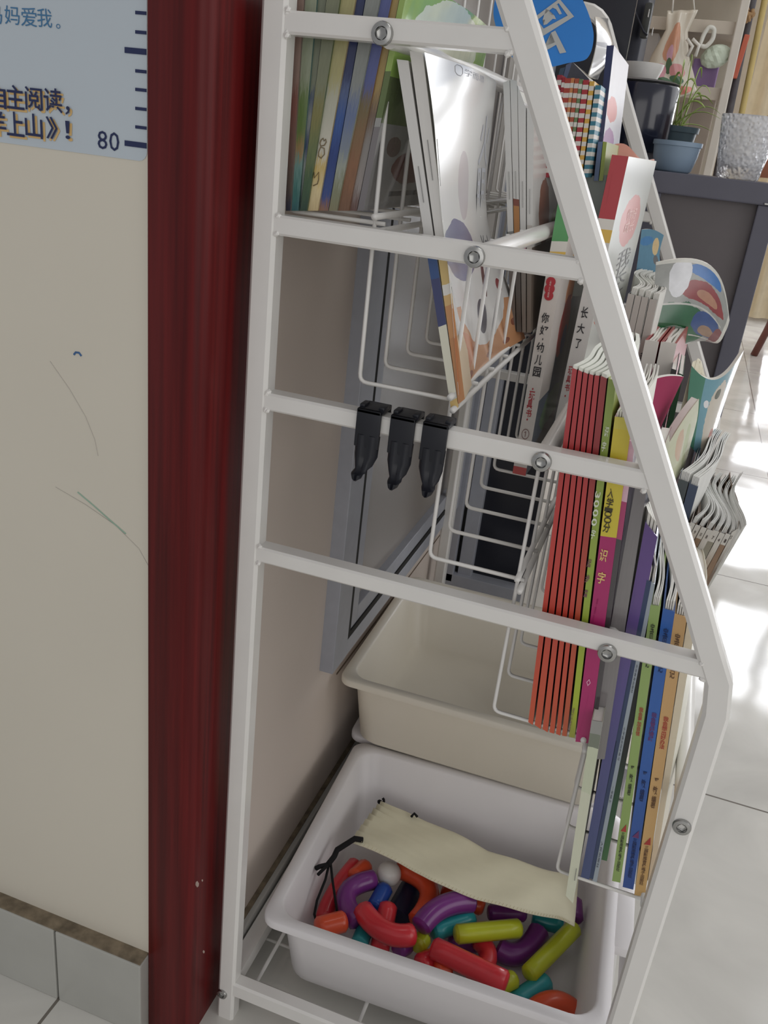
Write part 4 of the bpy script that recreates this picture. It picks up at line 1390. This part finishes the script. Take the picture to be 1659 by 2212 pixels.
# ---- tier 4, far half
PG = mat((228, 228, 222), .8, 0, .05, 60)
W4 = [((1357, 634), (1371, 637), 'first of four white spined books with wavy page tops'), ((1373, 638), (1386, 640), 'second of four white spined books with wavy page tops'),
      ((1387, 641), (1401, 643), 'third of four white spined books with wavy page tops'), ((1404, 646), (1420, 648), 'last and rightmost of four white spined books with wavy page tops')]
for i, (a, b, lab) in enumerate(W4):
    sh_ = (-103, 480)
    sp = painted((176, 170, 164), ramp=[(0, (150, 150, 120)), (.62, (170, 172, 146)), (.72, (182, 176, 170))], interp='LINEAR', noise=.05)
    q = [(a[0] + sh_[0], a[1] + sh_[1]), (b[0] + sh_[0] - 1, b[1] + sh_[1]), b, a]
    bk = book('storybook', lab, q, .40, .2, sp, painted((150, 146, 140)), 'four white spined books on the fourth tier', sheets=5, nt=16, rise=.03, pages=PG, pbend=lambda t, v: .004 * math.sin(6.5 * t + .4) * v, bend=lambda t, v: .003 * math.sin(6 * t) * v)
    if i:
        spine_text(bk, '我的', .70, .78, mat((92, 60, 60) if i == 2 else (70, 70, 72), .5, 0, 0), .3, .7)
    if i == 3:
        spine_text(bk, '日记本', .5, .64, mat((70, 70, 60), .5, 0, 0), .3, .7)
for i, (q, lab) in enumerate([([(1290, 1240), (1318, 1244), (1424, 738), (1394, 734)], 'white hardcover with red boards, left of the pair behind the magenta cover'), ([(1325, 1246), (1356, 1248), (1462, 742), (1428, 738)], 'white hardcover with red boards, right of the pair behind the magenta cover')]):
    book('storybook', lab, q, .37, .16, painted((224, 220, 214), noise=.03), painted((168, 56, 60), noise=.1), 'pair of red boarded hardcovers', sheets=3, nt=10, th=.0022, rise=-.002, rot=.012)
# magenta soft cover flaring towards the front
nr = [at(1395, 1010, .16), at(1393, 950, .16), at(1392, 890, .16), at(1396, 826, .16)]
fr_ = [at(1392, 1010, .26), at(1420, 940, .26), at(1448, 878, .26), at(1477, 814, .26)]
sheet_book('booklet', 'magenta soft cover flaring forward beside the slanted leg', nr, fr_, lambda u, v: Vector((0, -.006 * math.sin(math.pi * u), .004 * math.sin(math.pi * u) * v)),
           painted((150, 22, 74), [('ell', .1, .55, .12, .06, (214, 150, 80))], noise=.05, rough=.85, coat=0), PAPER, thick=Vector((-.002, .006, 0)), group='soft booklets further along the fourth tier', cat='booklet')
# fan of laminated pictures
nr = [at(1393, 800, .46), at(1405, 720, .46), at(1412, 640, .46), at(1417, 566, .46)]
fr_ = [at(1500, 722, .52), at(1548, 742, .52), at(1568, 715, .52), at(1576, 692, .52)]
fan = painted((150, 152, 148), [('ell', .22, .34, .52, .26, (38, 96, 62)), ('ell', .25, .32, .2, .07, (120, 140, 126)), ('ell', .70, .46, .24, .13, (52, 78, 132)), ('ell', .72, .40, .13, .06, (150, 122, 100)),
                                ('ell', .55, .72, .34, .10, (140, 58, 60)), ('ell', .58, .70, .16, .05, (176, 130, 106)), ('ell', .92, .40, .10, .16, (124, 72, 74)), ('ell', .50, .90, .22, .07, (48, 110, 178)),
                                ('ell', .22, .82, .10, .18, (214, 216, 220)), ('rect', 0, 1, .955, 1, (206, 206, 198)), ('rect', .95, 1, 0, 1, (206, 206, 198)), ('rect', 0, .9, .575, .592, (190, 190, 184)), ('rect', .5, .95, .30, .315, (190, 190, 184))],
              noise=.5, rough=.14, coat=1, nscale=9)
sheet_book('booklet', 'fanned glossy picture booklet bending over the front with red, blue and green pictures', nr, fr_, lambda u, v: Vector((0.012 * math.sin(math.pi * u) * v, 0, .032 * math.sin(math.pi * u) * (v - .1))),
           fan, painted((206, 206, 200), rough=.3), thick=Vector((-.001, .003, .001)), group='soft booklets further along the fourth tier', cat='booklet')
nr = [at(1372, 600, .58), at(1380, 545, .58), at(1386, 496, .58)]
fr_ = [at(1428, 588, .62), at(1425, 545, .62), at(1434, 508, .62)]
sheet_book('booklet', 'teal blue booklet behind the white toy book cover, top edge curled', nr, fr_, lambda u, v: Vector((0, 0, .003 * math.sin(math.pi * u))),
           painted((84, 130, 154), [('ell', .75, .6, .16, .2, (206, 180, 132)), ('ell', .3, .7, .3, .1, (60, 120, 170)), ('ell', .8, .3, .12, .1, (96, 96, 96))], noise=.25), PAPER, thick=Vector((-.002, .004, 0)), group='soft booklets further along the fourth tier', cat='booklet', nu=10, nv=8)
book('book', 'thin dark book with pale spine leaning near the far side frame', [(1448, 790), (1456, 792), (1482, 706), (1470, 704)], .60, .08, painted((120, 116, 110), noise=.2), painted((60, 56, 54)), 'far books on the fourth tier', ext=0)
# teal magazine curling open
nr = [at(1478, 945, .30), at(1484, 880, .30), at(1488, 835, .30), at(1494, 790, .30)]
fr_ = [at(1530, 985, .36), at(1556, 900, .36), at(1580, 828, .36), at(1607, 757, .36)]
sd = painted((112, 158, 172), [('rect', 0, .24, 0, 1, (70, 128, 104)), ('ell', .58, .38, .2, .5, (204, 196, 182)), ('ell', .55, .74, .06, .06, (92, 96, 84)), ('ell', .66, .24, .07, .05, (190, 104, 92)), ('ell', .6, .14, .02, .08, (120, 140, 96)), ('ell', .35, .62, .05, .06, (226, 226, 226))], noise=.12, rough=.14, coat=1)
bk = sheet_book('magazine', 'teal magazine with cream oval picture curling open at the front of the fourth tier', nr, fr_, lambda u, v: Vector((.006 * math.sin(math.pi * u), -.012 * math.sin(math.pi * u), -.022 * math.sin(math.pi * u) * (1 - .6 * u) * (.35 + .65 * v))), sd, PAPER,
                thick=Vector((-.002, .009, .0)), group='soft booklets further along the fourth tier')
bm = bmesh.new()
for k in range(4):
    a, b = at(1496 + k * 7, 782 + k * 5, .305 + k * .004), at(1512 + k * 7, 806, .312 + k * .004)
    solid(bm, lambda u, v, t, a=a, b=b, k=k: a.lerp(b, u) + Vector((.0005 * t, .003 * t + .002 * math.sin(3 * u), -.06 * (1 - v) + .006 * math.sin(2.5 * u + k) * v)), (0, 1), (0, 1), (0, 1), 6, 3, 1)
add = obj('loose_pages', bm, PAPER_Y, bk[0])
# pale yellow curled booklet
nr = [at(1448, 1060, .19), at(1443, 1010, .19), at(1442, 975, .19), at(1446, 955, .19)]
fr_ = [at(1478, 1010, .24), at(1492, 960, .24), at(1506, 905, .24), at(1510, 862, .24)]
sheet_book('booklet', 'pale yellow green booklet rolled over, with bright highlights along its fold', nr, fr_, lambda u, v: Vector((0, -.004 * math.sin(math.pi * u), .004 * math.sin(math.pi * u))),
           painted((204, 206, 176), [('ell', .4, .5, .14, .25, (206, 176, 150)), ('ell', .7, .4, .1, .3, (178, 190, 142))], noise=.12, rough=.12, coat=1), painted((196, 188, 168), rough=.3), thick=Vector((-.006, .006, 0)), group='soft booklets further along the fourth tier', cat='booklet')
for i, (q, rgb, lab) in enumerate([([(1422, 940), (1432, 944), (1462, 800), (1450, 796)], (70, 70, 72), 'dark book edge between the magenta cover and the teal magazine'), ([(1434, 946), (1446, 950), (1476, 810), (1466, 806)], (56, 96, 70), 'dark green book edge left of the teal magazine')]):
    book('book', lab, q, .34, .1, painted(rgb, noise=.2), painted(rgb), 'far books on the fourth tier')

# ---- tier 5, far half: worn books with crumpled page tops
PGW = mat((222, 222, 218), .8, 0, .06, 60)
CR = [([(1392, 1330), (1410, 1334), (1487, 1042), (1466, 1034)], (74, 82, 84), 'dark grey worn book with crumpled pages, left of the worn pair', .20), ([(1412, 1334), (1428, 1338), (1508, 1052), (1489, 1044)], (58, 72, 96), 'dark blue worn book with crumpled pages, right of the worn pair', .20)]
for q, rgb, lab, y0 in CR:
    book('storybook', lab, q, y0, .17, painted(rgb, noise=.2), painted(rgb), 'worn pair on the lowest tier', sheets=6, nt=18, rise=.06, pages=PGW, pbend=lambda t, v: (.020 * t + .004 * math.sin(5 * t)) * v, bend=lambda t, v: .012 * t * v)
BRN = [(1492, 1128, 1502, 1132), (1503, 1133, 1514, 1137), (1516, 1138, 1527, 1142), (1528, 1143, 1540, 1147), (1541, 1145, 1554, 1149), (1555, 1150, 1566, 1154), (1568, 1152, 1580, 1156), (1581, 1150, 1594, 1142)]
BC = [(122, 112, 98), (116, 118, 116), (134, 112, 92), (124, 128, 124), (134, 130, 116), (140, 112, 84), (132, 106, 84), (104, 90, 80)]
NUM = ['', '9', '10', '8', '7', '4', '1', '2']
for i, (a, b, c, d) in enumerate(BRN):
    dx, dy = -118, 226
    q = [(a + dx, b + dy), (c + dx - .5, d + dy), (c, d), (a, b)]
    sp = painted(BC[i], ramp=[(0, (126, 92, 70)), (.4, (128, 100, 76)), (.62, BC[i]), (.90, (196, 194, 188))], interp='LINEAR' if i % 2 else 'CONSTANT', noise=.25)
    bk = book('storybook', 'brown worn book with white number label, %s of the numbered row at the front' % ['first', 'second', 'third', 'fourth', 'fifth', 'sixth', 'seventh', 'last'][i], q, .19, .155, sp, painted((126, 104, 84)), 'numbered worn books on the lowest tier', sheets=6, nt=18, rise=.05, pages=PGW,
              pbend=lambda t, v, i=i: (.006 * math.sin(5.5 * t + .3 * i) + .005 * t) * v, bend=lambda t, v: .003 * math.sin(5 * t) * v)
    if NUM[i]:
        spine_text(bk, NUM[i], .925, .955, mat((70, 60, 60), .5, 0, 0), .35, .65, vertical=False)

# ================================================================== DESK AND WHAT STANDS ON IT
DZ = 0.817
dk = thing('desk', 'dark grey desk beyond the far end of the rack', 'desk', (0.25, 1.05, 0))
DESK = mat((92, 92, 104), .45, 0, .05, 20)
DESK2 = mat((104, 99, 101), .55, 0, .05, 20)
obj('desk_top', boxbm((0.195, 0.80, DZ - 0.028), (0.52, 1.32, DZ), .002), DESK, dk)
obj('front_panel', boxbm((0.20, 0.815, 0.05), (0.350, 0.828, DZ - 0.028)), DESK2, dk)
for x in (0.348, 0.195):
    obj('leg', boxbm((x, 0.802, 0.012), (x + 0.025, 0.83, DZ - 0.028), .0015), DESK, dk)
for x in (0.348, 0.195):
    obj('foot', tubebm([(x + .0125, .816, 0), (x + .0125, .816, .013)], .014, 12), STEEL, dk)
bm = boxbm((0.340, 0.7985, DZ - 0.060), (0.36, 0.8005, DZ - 0.056))
obj('glint_strip', boxbm((0.3545, 0.7965, 0.790), (0.37, 0.8015, 0.793), .001), STEEL, dk)  # small steel strip added to stand in for a white glint
bm.free()

# bumpy glass tumbler
GLASS, ntg, bg = new_mat('bumpy_glass')
bg.inputs['Transmission Weight'].default_value = .6
bg.inputs['Roughness'].default_value = 0.05
bg.inputs['IOR'].default_value = 1.22
bg.inputs['Base Color'].default_value = (0.97, 0.98, 1, 1)
vz = ntg.nodes.new('ShaderNodeTexVoronoi')
vz.inputs['Scale'].default_value = 210
vz.feature = 'SMOOTH_F1'
tcg = ntg.nodes.new('ShaderNodeTexCoord')
ntg.links.new(tcg.outputs['Object'], vz.inputs['Vector'])
bpg = ntg.nodes.new('ShaderNodeBump')
bpg.inputs['Strength'].default_value = 1.0
bpg.inputs['Distance'].default_value = 0.004
ntg.links.new(vz.outputs['Distance'], bpg.inputs['Height'])
ntg.links.new(bpg.outputs['Normal'], bg.inputs['Normal'])
gl = at(1594, 376, .87)
bm = bmesh.new()
lathe(bm, [(0, 0), (.026, 0), (.0285, .002), (.0305, .016), (.0335, .030), (.0395, .079), (.0398, .0815), (.039, .082), (.0378, .080), (.032, .032), (.0285, .020), (.024, .0165), (0, .016)],
      (gl.x, .87, DZ), 48)
g_ = obj('glass_tumbler', bm, GLASS, None, True)
tag(g_, 'clear bumpy glass tumbler on the right of the desk', 'glass')

# bowl, plant pot, canister
p = at(1452, 366, .86)
bm = bmesh.new()
lathe(bm, [(r_ * .86, h_ * .92) for r_, h_ in [(0, 0), (.026, 0), (.030, .003), (.0355, .022), (.0375, .037), (.0395, .0375), (.0395, .044), (.036, .044), (.033, .024), (.026, .006), (0, .005)]], (p.x, .86, DZ), 40)
soft(tag(obj('planter_bowl', bm, mat((134, 154, 174), .45, 0, .05, 20)), 'low blue grey planter bowl on the desk beside the slanted frame', 'bowl'), 40)
p = at(1452, 300, .98)
pr = thing('potted_plant', 'spider plant with pale green blades in a dark teal pot behind the planter bowl', 'plant', (p.x, .98, DZ))
bm = bmesh.new()
lathe(bm, [(0, 0), (.026, 0), (.034, .056), (.0365, .056), (.0375, .064), (.034, .064), (.031, .05), (0, .05)], (p.x, .98, DZ), 36)
soft(obj('pot', bm, mat((66, 84, 92), .5, 0, .05, 20), pr), 40)
bm = bmesh.new()
lathe(bm, [(0, .0545), (.0325, .0545)], (p.x, .98, DZ), 24)
obj('soil', bm, mat((62, 54, 44), .9, 0, .3, 200, .4), pr)
LEAF = mat((150, 172, 92), .5, 0, .2, 60, 0, 0)
bm = bmesh.new()
random.seed(4)
tips = [(.070, -.02, .03), (.05, .02, .055), (.03, -.03, .075), (.012, .01, .095), (-.006, 0, .11), (-.018, .02, .085), (.062, .03, .012), (.045, -.04, .045), (.022, .03, .06), (.034, -.01, .068), (-.002, -.03, .10), (.056, 0, .04)]
for tx, ty, tz in tips:
    b0 = Vector((p.x + random.uniform(-.012, .012), .98 + random.uniform(-.012, .012), DZ + .053))
    c0 = b0 + Vector((tx * .35, ty * .35, tz * 1.25 + .012))
    e0 = b0 + Vector((tx, ty, tz * .85))
    pts = [b0 * (1 - t) ** 2 + c0 * 2 * t * (1 - t) + e0 * t * t for t in [k / 9 for k in range(10)]]
    add_tube(bm, pts, .0042, 6, rfun=lambda t: max(.12, (1 - t) ** .5), squash=.3)
obj('leaves', bm, LEAF, pr, True)
p = at(1364, 300, .93)
cn = thing('canister', 'black glossy canister on the desk behind the far side frame', 'canister', (p.x, .93, DZ))
bm = bmesh.new()
lathe(bm, [(0, .0), (.052, .0), (.054, .003), (.0555, .088), (.054, .0905), (0, .0905)], (p.x, .93, DZ + 0.022), 40)
soft(obj('body', bm, mat((30, 32, 48), .18, 0, .05, 20, 0, .6), cn), 40)
bm = bmesh.new()
lathe(bm, [(0, .0), (.042, .0), (.042, .0225), (0, .0225)], (p.x, .93, DZ), 32)
soft(obj('base', bm, mat((120, 116, 120), .4), cn), 40)
bm = bmesh.new()
lathe(bm, [(.049, .0905), (.054, .0935), (.049, .096), (0, .097), (0, .0905)], (p.x, .93, DZ + 0.022), 32)
soft(obj('lid', bm, mat((70, 70, 72), .35), cn), 40)
p = at(1392, 150, 1.0)
bm = bmesh.new()
lathe(bm, [(0, 0), (.024, 0), (.030, .016), (.031, .022), (.0285, .022), (.023, .004), (0, .004)], (p.x, .96, DZ + .121), 28)
soft(tag(obj('paper_bowl', bm, mat((226, 224, 220), .5)), 'white paper bowl sitting on top of the black canister', 'bowl'), 40)

# ------------------------------------------------------------------ storage rack behind the desk
sr = thing('storage_rack', 'grey metal storage rack standing behind the desk', 'shelf', (0.2, 1.75, 0))
RK = mat((216, 210, 200), .45, 0, .04, 20)
for x0, x1, y in ((0.259, 0.279, 1.60), (-0.16, -0.14, 1.60), (0.262, 0.282, 1.98), (-0.16, -0.14, 1.98)):
    bm = bmesh.new()
    add_ribbon(bm, [((x0 + x1) / 2 + .014, 0, 0.0), ((x0 + x1) / 2 - .006, 0, 1.6)], .018, y, y + .018, .002)
    obj('post', bm, RK, sr)
for z in (0.70, 0.985, 1.108, 1.25):
    bm = boxbm((-0.15, 1.615, z - .010), (0.265, 1.985, z), .001)
    add_box(bm, (-0.15, 1.612, z - .022), (0.265, 1.617, z + .002), .001)
    obj('shelf_board', bm, mat((200, 190, 176), .55, 0, .06, 20), sr)
obj('back_panel', boxbm((-0.15, 1.985, 0.2), (0.27, 1.992, 1.55)), mat((208, 200, 186), .7, 0, .05, 6), sr)


def shelf_box(name, label, l, b, r, t, y, d, rgb, cat, z=None, grp=None):
    p0, p1 = at(l, b, y), at(r, t, y)
    z0 = p0.z if z is None else z
    o = obj(name, boxbm((p0.x, y, z0), (p1.x, y + d, p1.z), .002), mat(rgb, .5, 0, .05, 20))
    return tag(o, label, cat, grp)


shelf_box('carton', 'purple carton on the storage rack shelf', 1492, 162, 1556, 130, 1.64, .12, (150, 122, 172), 'box', .985)
shelf_box('carton', 'white carton with grey print behind the hanging plastic bag', 1384, 135, 1424, 72, 1.66, .10, (214, 212, 210), 'box', .985)
shelf_box('carton', 'taupe carton on the lower storage rack shelf, above the plant', 1480, 300, 1548, 215, 1.66, .12, (164, 152, 140), 'box', .70)
bm = bmesh.new()
c = at(1546, 122, 1.62)
bmesh.ops.create_icosphere(bm, subdivisions=3, radius=.026)
random.seed(12)
dirs = [Vector((random.uniform(-1, 1), random.uniform(-1, 1), random.uniform(-1, 1))).normalized() for _ in range(9)]
for v in bm.verts:
    n_ = v.co.normalized()
    k_ = 1 + .28 * max(abs(n_.dot(d)) ** 6 for d in dirs) - .25 * abs(math.sin(7 * n_.x + 4 * n_.z)) * abs(n_.y)
    v.co = c + Vector((v.co.x * k_, v.co.y * .5 * k_, v.co.z * .8 * k_))
tag(obj('crumpled_bag', bm, mat((206, 218, 200), .3, 0, .05, 30)), 'crumpled pale green plastic packet on the purple carton', 'bag')
bm = bmesh.new()
pts = [at(x, y, 1.60) for x, y in ((1512, 98), (1520, 74), (1532, 57), (1544, 62), (1540, 86), (1524, 102))]
pts = round_path(pts + pts[:1], .02, 5)
add_tube(bm, pts[:-1], .0045, 8, closed=True)
tag(obj('plastic_loop', bm, mat((222, 222, 214), .4), None, True), 'white plastic loop handle hanging on the storage rack', 'handle')

# hanging plastic bag
pb = thing('plastic_bag', 'white plastic carrier bag printed with peaches hanging in front of the storage rack', 'bag', at(1450, 120, 1.585))
bag = painted((214, 206, 190), [('ell', .5, .62, .22, .22, (206, 150, 120)), ('ell', .5, .5, .08, .1, (216, 170, 190)), ('ell', .5, .36, .07, .1, (80, 110, 80)), ('ell', .3, .30, .16, .09, (218, 160, 170)), ('ell', .68, .3, .16, .09, (214, 150, 150)),
                                ('ell', .35, .17, .16, .06, (88, 120, 92)), ('ell', .62, .19, .14, .06, (88, 120, 92)), ('ell', .6, .06, .3, .05, (222, 140, 126))], noise=.12, rough=.25, coat=.5, nscale=7)
BN = [at(1442, 24, 1.585), at(1438, 66, 1.585), at(1408, 118, 1.585), at(1388, 165, 1.585), at(1436, 218, 1.585)]
BF = [at(1508, 22, 1.585), at(1486, 70, 1.585), at(1488, 120, 1.585), at(1500, 165, 1.585), at(1506, 200, 1.585)]


def bagpos(u, v, t):
    x = (1 - v) * 4
    i = min(3, int(x))
    f = x - i
    a, b = BN[i].lerp(BN[i + 1], f), BF[i].lerp(BF[i + 1], f)
    p_ = a.lerp(b, u)
    e = math.sin(math.pi * u) * min(1, 3 * (1 - v) + .1)
    return p_ + Vector((0, (t - .5) * 2 * (.004 + .022 * e) + .004 * math.sin(14 * u + 5 * v), 0))


bm = bmesh.new()
solid(bm, bagpos, (0, 1), (0, 1), (0, 1), 16, 20, 1, uvf=lambda s, u, v, t: (u, v))
obj('bag_body', bm, bag, pb, True)
for k, pts in enumerate((((1484, 84), (1496, 100), (1484, 122)), ((1496, 84), (1510, 98), (1502, 122)))):
    obj('bag_tie', tubebm([at(x, y, 1.55) for x, y in pts], .0035, 7), mat((228, 226, 218), .35), pb, True)

obj('bag_handle', tubebm([at(1452, 28, 1.585), at(1456, -20, 1.59), Vector((at(1462, -60, 1.59).x, 1.60, 1.25))], .006, 8, squash=.3), mat((228, 226, 218), .35), pb, True)
obj('bag_handle', tubebm([at(1500, 24, 1.585), at(1496, -20, 1.59), Vector((at(1486, -60, 1.59).x, 1.60, 1.25))], .006, 8, squash=.3), mat((228, 226, 218), .35), pb, True)
# dark rucksack and sticks
bp_ = thing('rucksack', 'black rucksack with buckled straps behind the far side frame', 'bag', at(1370, 80, 1.2))
NV = mat((34, 36, 48), .6, 0, .15, 30, .1)
a, b = at(1300, 170, 1.2), at(1414, -60, 1.2)
bm = boxbm((a.x, 1.2, DZ), (b.x, 1.34, b.z), .02, 3)
soft(obj('body', bm, NV, bp_), 50)
a, b = at(1342, 112, 1.185), at(1372, 28, 1.185)
soft(obj('pocket', boxbm((a.x, 1.185, a.z), (b.x, 1.203, b.z), .005), mat((74, 72, 72), .6), bp_), 40)
a, b = at(1380, 80, 1.18), at(1412, 5, 1.18)
soft(obj('pocket', boxbm((a.x, 1.18, a.z), (b.x, 1.203, b.z), .004), mat((66, 68, 66), .5), bp_), 40)
obj('strap', tubebm([at(x, y, 1.175) for x, y in ((1362, 0), (1374, 30), (1390, 68), (1398, 76))], .004, 7, squash=.4), NV, bp_, True)
for x, y in ((1401, 28), (1409, 68)):
    a, b = at(x - 3, y + 9, 1.17), at(x + 3, y - 9, 1.17)
    obj('buckle', boxbm((a.x, 1.17, a.z), (b.x, 1.176, b.z), .001), STEEL, bp_)

# poles leaning by the curtain
yp = 1.9
o = obj('bamboo_pole', tubebm([at(1596, 245, yp) - Vector((0, 0, .9)) + Vector((.03, 0, 0)), at(1604, 236, yp), at(1652, 0, yp), at(1675, -110, yp)], .0075, 10), mat((206, 184, 120), .5, 0, .08, 30), None, True)
tag(o, 'yellow bamboo pole standing before the beige curtain', 'pole')
mp = thing('mop', 'dark handled mop with a tan bound head leaning beside the bamboo pole', 'mop', at(1600, 100, 1.85))
obj('handle', tubebm([at(1574, 250, 1.85) - Vector((0, 0, .9)) + Vector((.03, 0, 0)), at(1577, 236, 1.85), at(1620, 30, 1.85), at(1640, -60, 1.85)], .0085, 10), mat((84, 80, 84), .5, 0, .25, 40), mp, True)
bm = bmesh.new()
random.seed(9)
for k in range(9):
    s = at(1622 + random.uniform(-6, 8), 30, 1.84)
    e = at(1610 + random.uniform(-8, 16), 44 + random.uniform(-14, 8), 1.83)
    add_tube(bm, [s, s.lerp(e, .5) + Vector((random.uniform(-.01, .01), -.01, random.uniform(0, .012))), e], .004, 6)
obj('tie', bm, mat((176, 142, 104), .8), mp, True)
bm = boxbm((0, 0, 0), (.012, .02, .09), .002)
c = at(1580, 168, 1.83)
bmesh.ops.rotate(bm, verts=bm.verts, matrix=Matrix.Rotation(math.radians(4), 3, 'Y'))
bmesh.ops.translate(bm, verts=bm.verts, vec=c)
tag(obj('folder', bm, mat((206, 108, 84), .5)), 'narrow orange red folder wedged behind the rack post', 'folder')

# curtain at the far right
CUR = mat((222, 208, 180), .85, 0, .05, 40)
bm = bmesh.new()
uvl = bm.loops.layers.uv.verify()
n = 26
lo, hi = [], []
xa = at(1608, 200, 2.25).x
for k in range(n + 1):
    x = xa + .012 + k * .011
    y = 2.25 + .016 * math.sin(k * 1.15) + .006 * math.sin(k * .5)
    lo.append((x, y))
f_, b_ = [], []
for x, y in lo:
    f_.append((bm.verts.new((x, y, .45)), bm.verts.new((x, y, 2.2))))
    b_.append((bm.verts.new((x, y + .003, .45)), bm.verts.new((x, y + .003, 2.2))))
for k in range(n):
    bm.faces.new((f_[k][0], f_[k + 1][0], f_[k + 1][1], f_[k][1]))
    bm.faces.new((b_[k][0], b_[k][1], b_[k + 1][1], b_[k + 1][0]))
cu = tag(obj('curtain', bm, CUR, None, True), 'pleated beige curtain beyond the bamboo pole', 'curtain')

# wooden things at the right edge of the desk
a, b = at(1634, 382, .95), at(1662, 260, .95)
bm = bmesh.new()
add_ribbon(bm, [at(1632, 384, .95), at(1650, 318, .95), at(1668, 250, .95)], .012, .95, 1.02, .001)
tag(obj('wooden_board', bm, mat((206, 176, 150), .5, 0, .08, 20)), 'pale wooden board standing at the right edge of the desk', 'board')
bm = bmesh.new()
add_ribbon(bm, [at(1650, 384, .97), at(1662, 330, .97), at(1676, 280, .97)], .012, .97, 1.04, .001)
tag(obj('wooden_board', bm, mat((158, 100, 74), .5, 0, .1, 20)), 'brown wooden board at the extreme right behind the pale one', 'board')

# chair leg seen past the desk
ch = thing('chair', 'brown wooden chair, one leg showing on the floor past the desk', 'chair', atz(1635, 770, 0))
c = atz(1628, 768, 0)
obj('leg', tubebm([c, c + Vector((.10, .06, .42))], .018, 10), mat((104, 60, 52), .4, 0, .1, 20), ch, True)
obj('leg', tubebm([c + Vector((.46, .0, 0)), c + Vector((.40, .06, .42))], .018, 10), mat((104, 60, 52), .4, 0, .1, 20), ch, True)
obj('leg', tubebm([c + Vector((.06, .46, 0)), c + Vector((.12, .40, .42))], .018, 10), mat((104, 60, 52), .4, 0, .1, 20), ch, True)
obj('leg', tubebm([c + Vector((.46, .46, 0)), c + Vector((.40, .40, .42))], .018, 10), mat((104, 60, 52), .4, 0, .1, 20), ch, True)
obj('seat', boxbm(c + Vector((.04, .0, .42)), c + Vector((.48, .46, .45)), .012), mat((104, 60, 52), .4, 0, .1, 20), ch)
bm = bmesh.new()
add_tube(bm, [c + Vector((.06, .44, .44)), c + Vector((.06, .50, .85))], .016, 8)
add_tube(bm, [c + Vector((.46, .44, .44)), c + Vector((.46, .50, .85))], .016, 8)
add_box(bm, c + Vector((.05, .47, .70)), c + Vector((.47, .51, .84)), .008)
obj('backrest', bm, mat((104, 60, 52), .4, 0, .1, 20), ch)
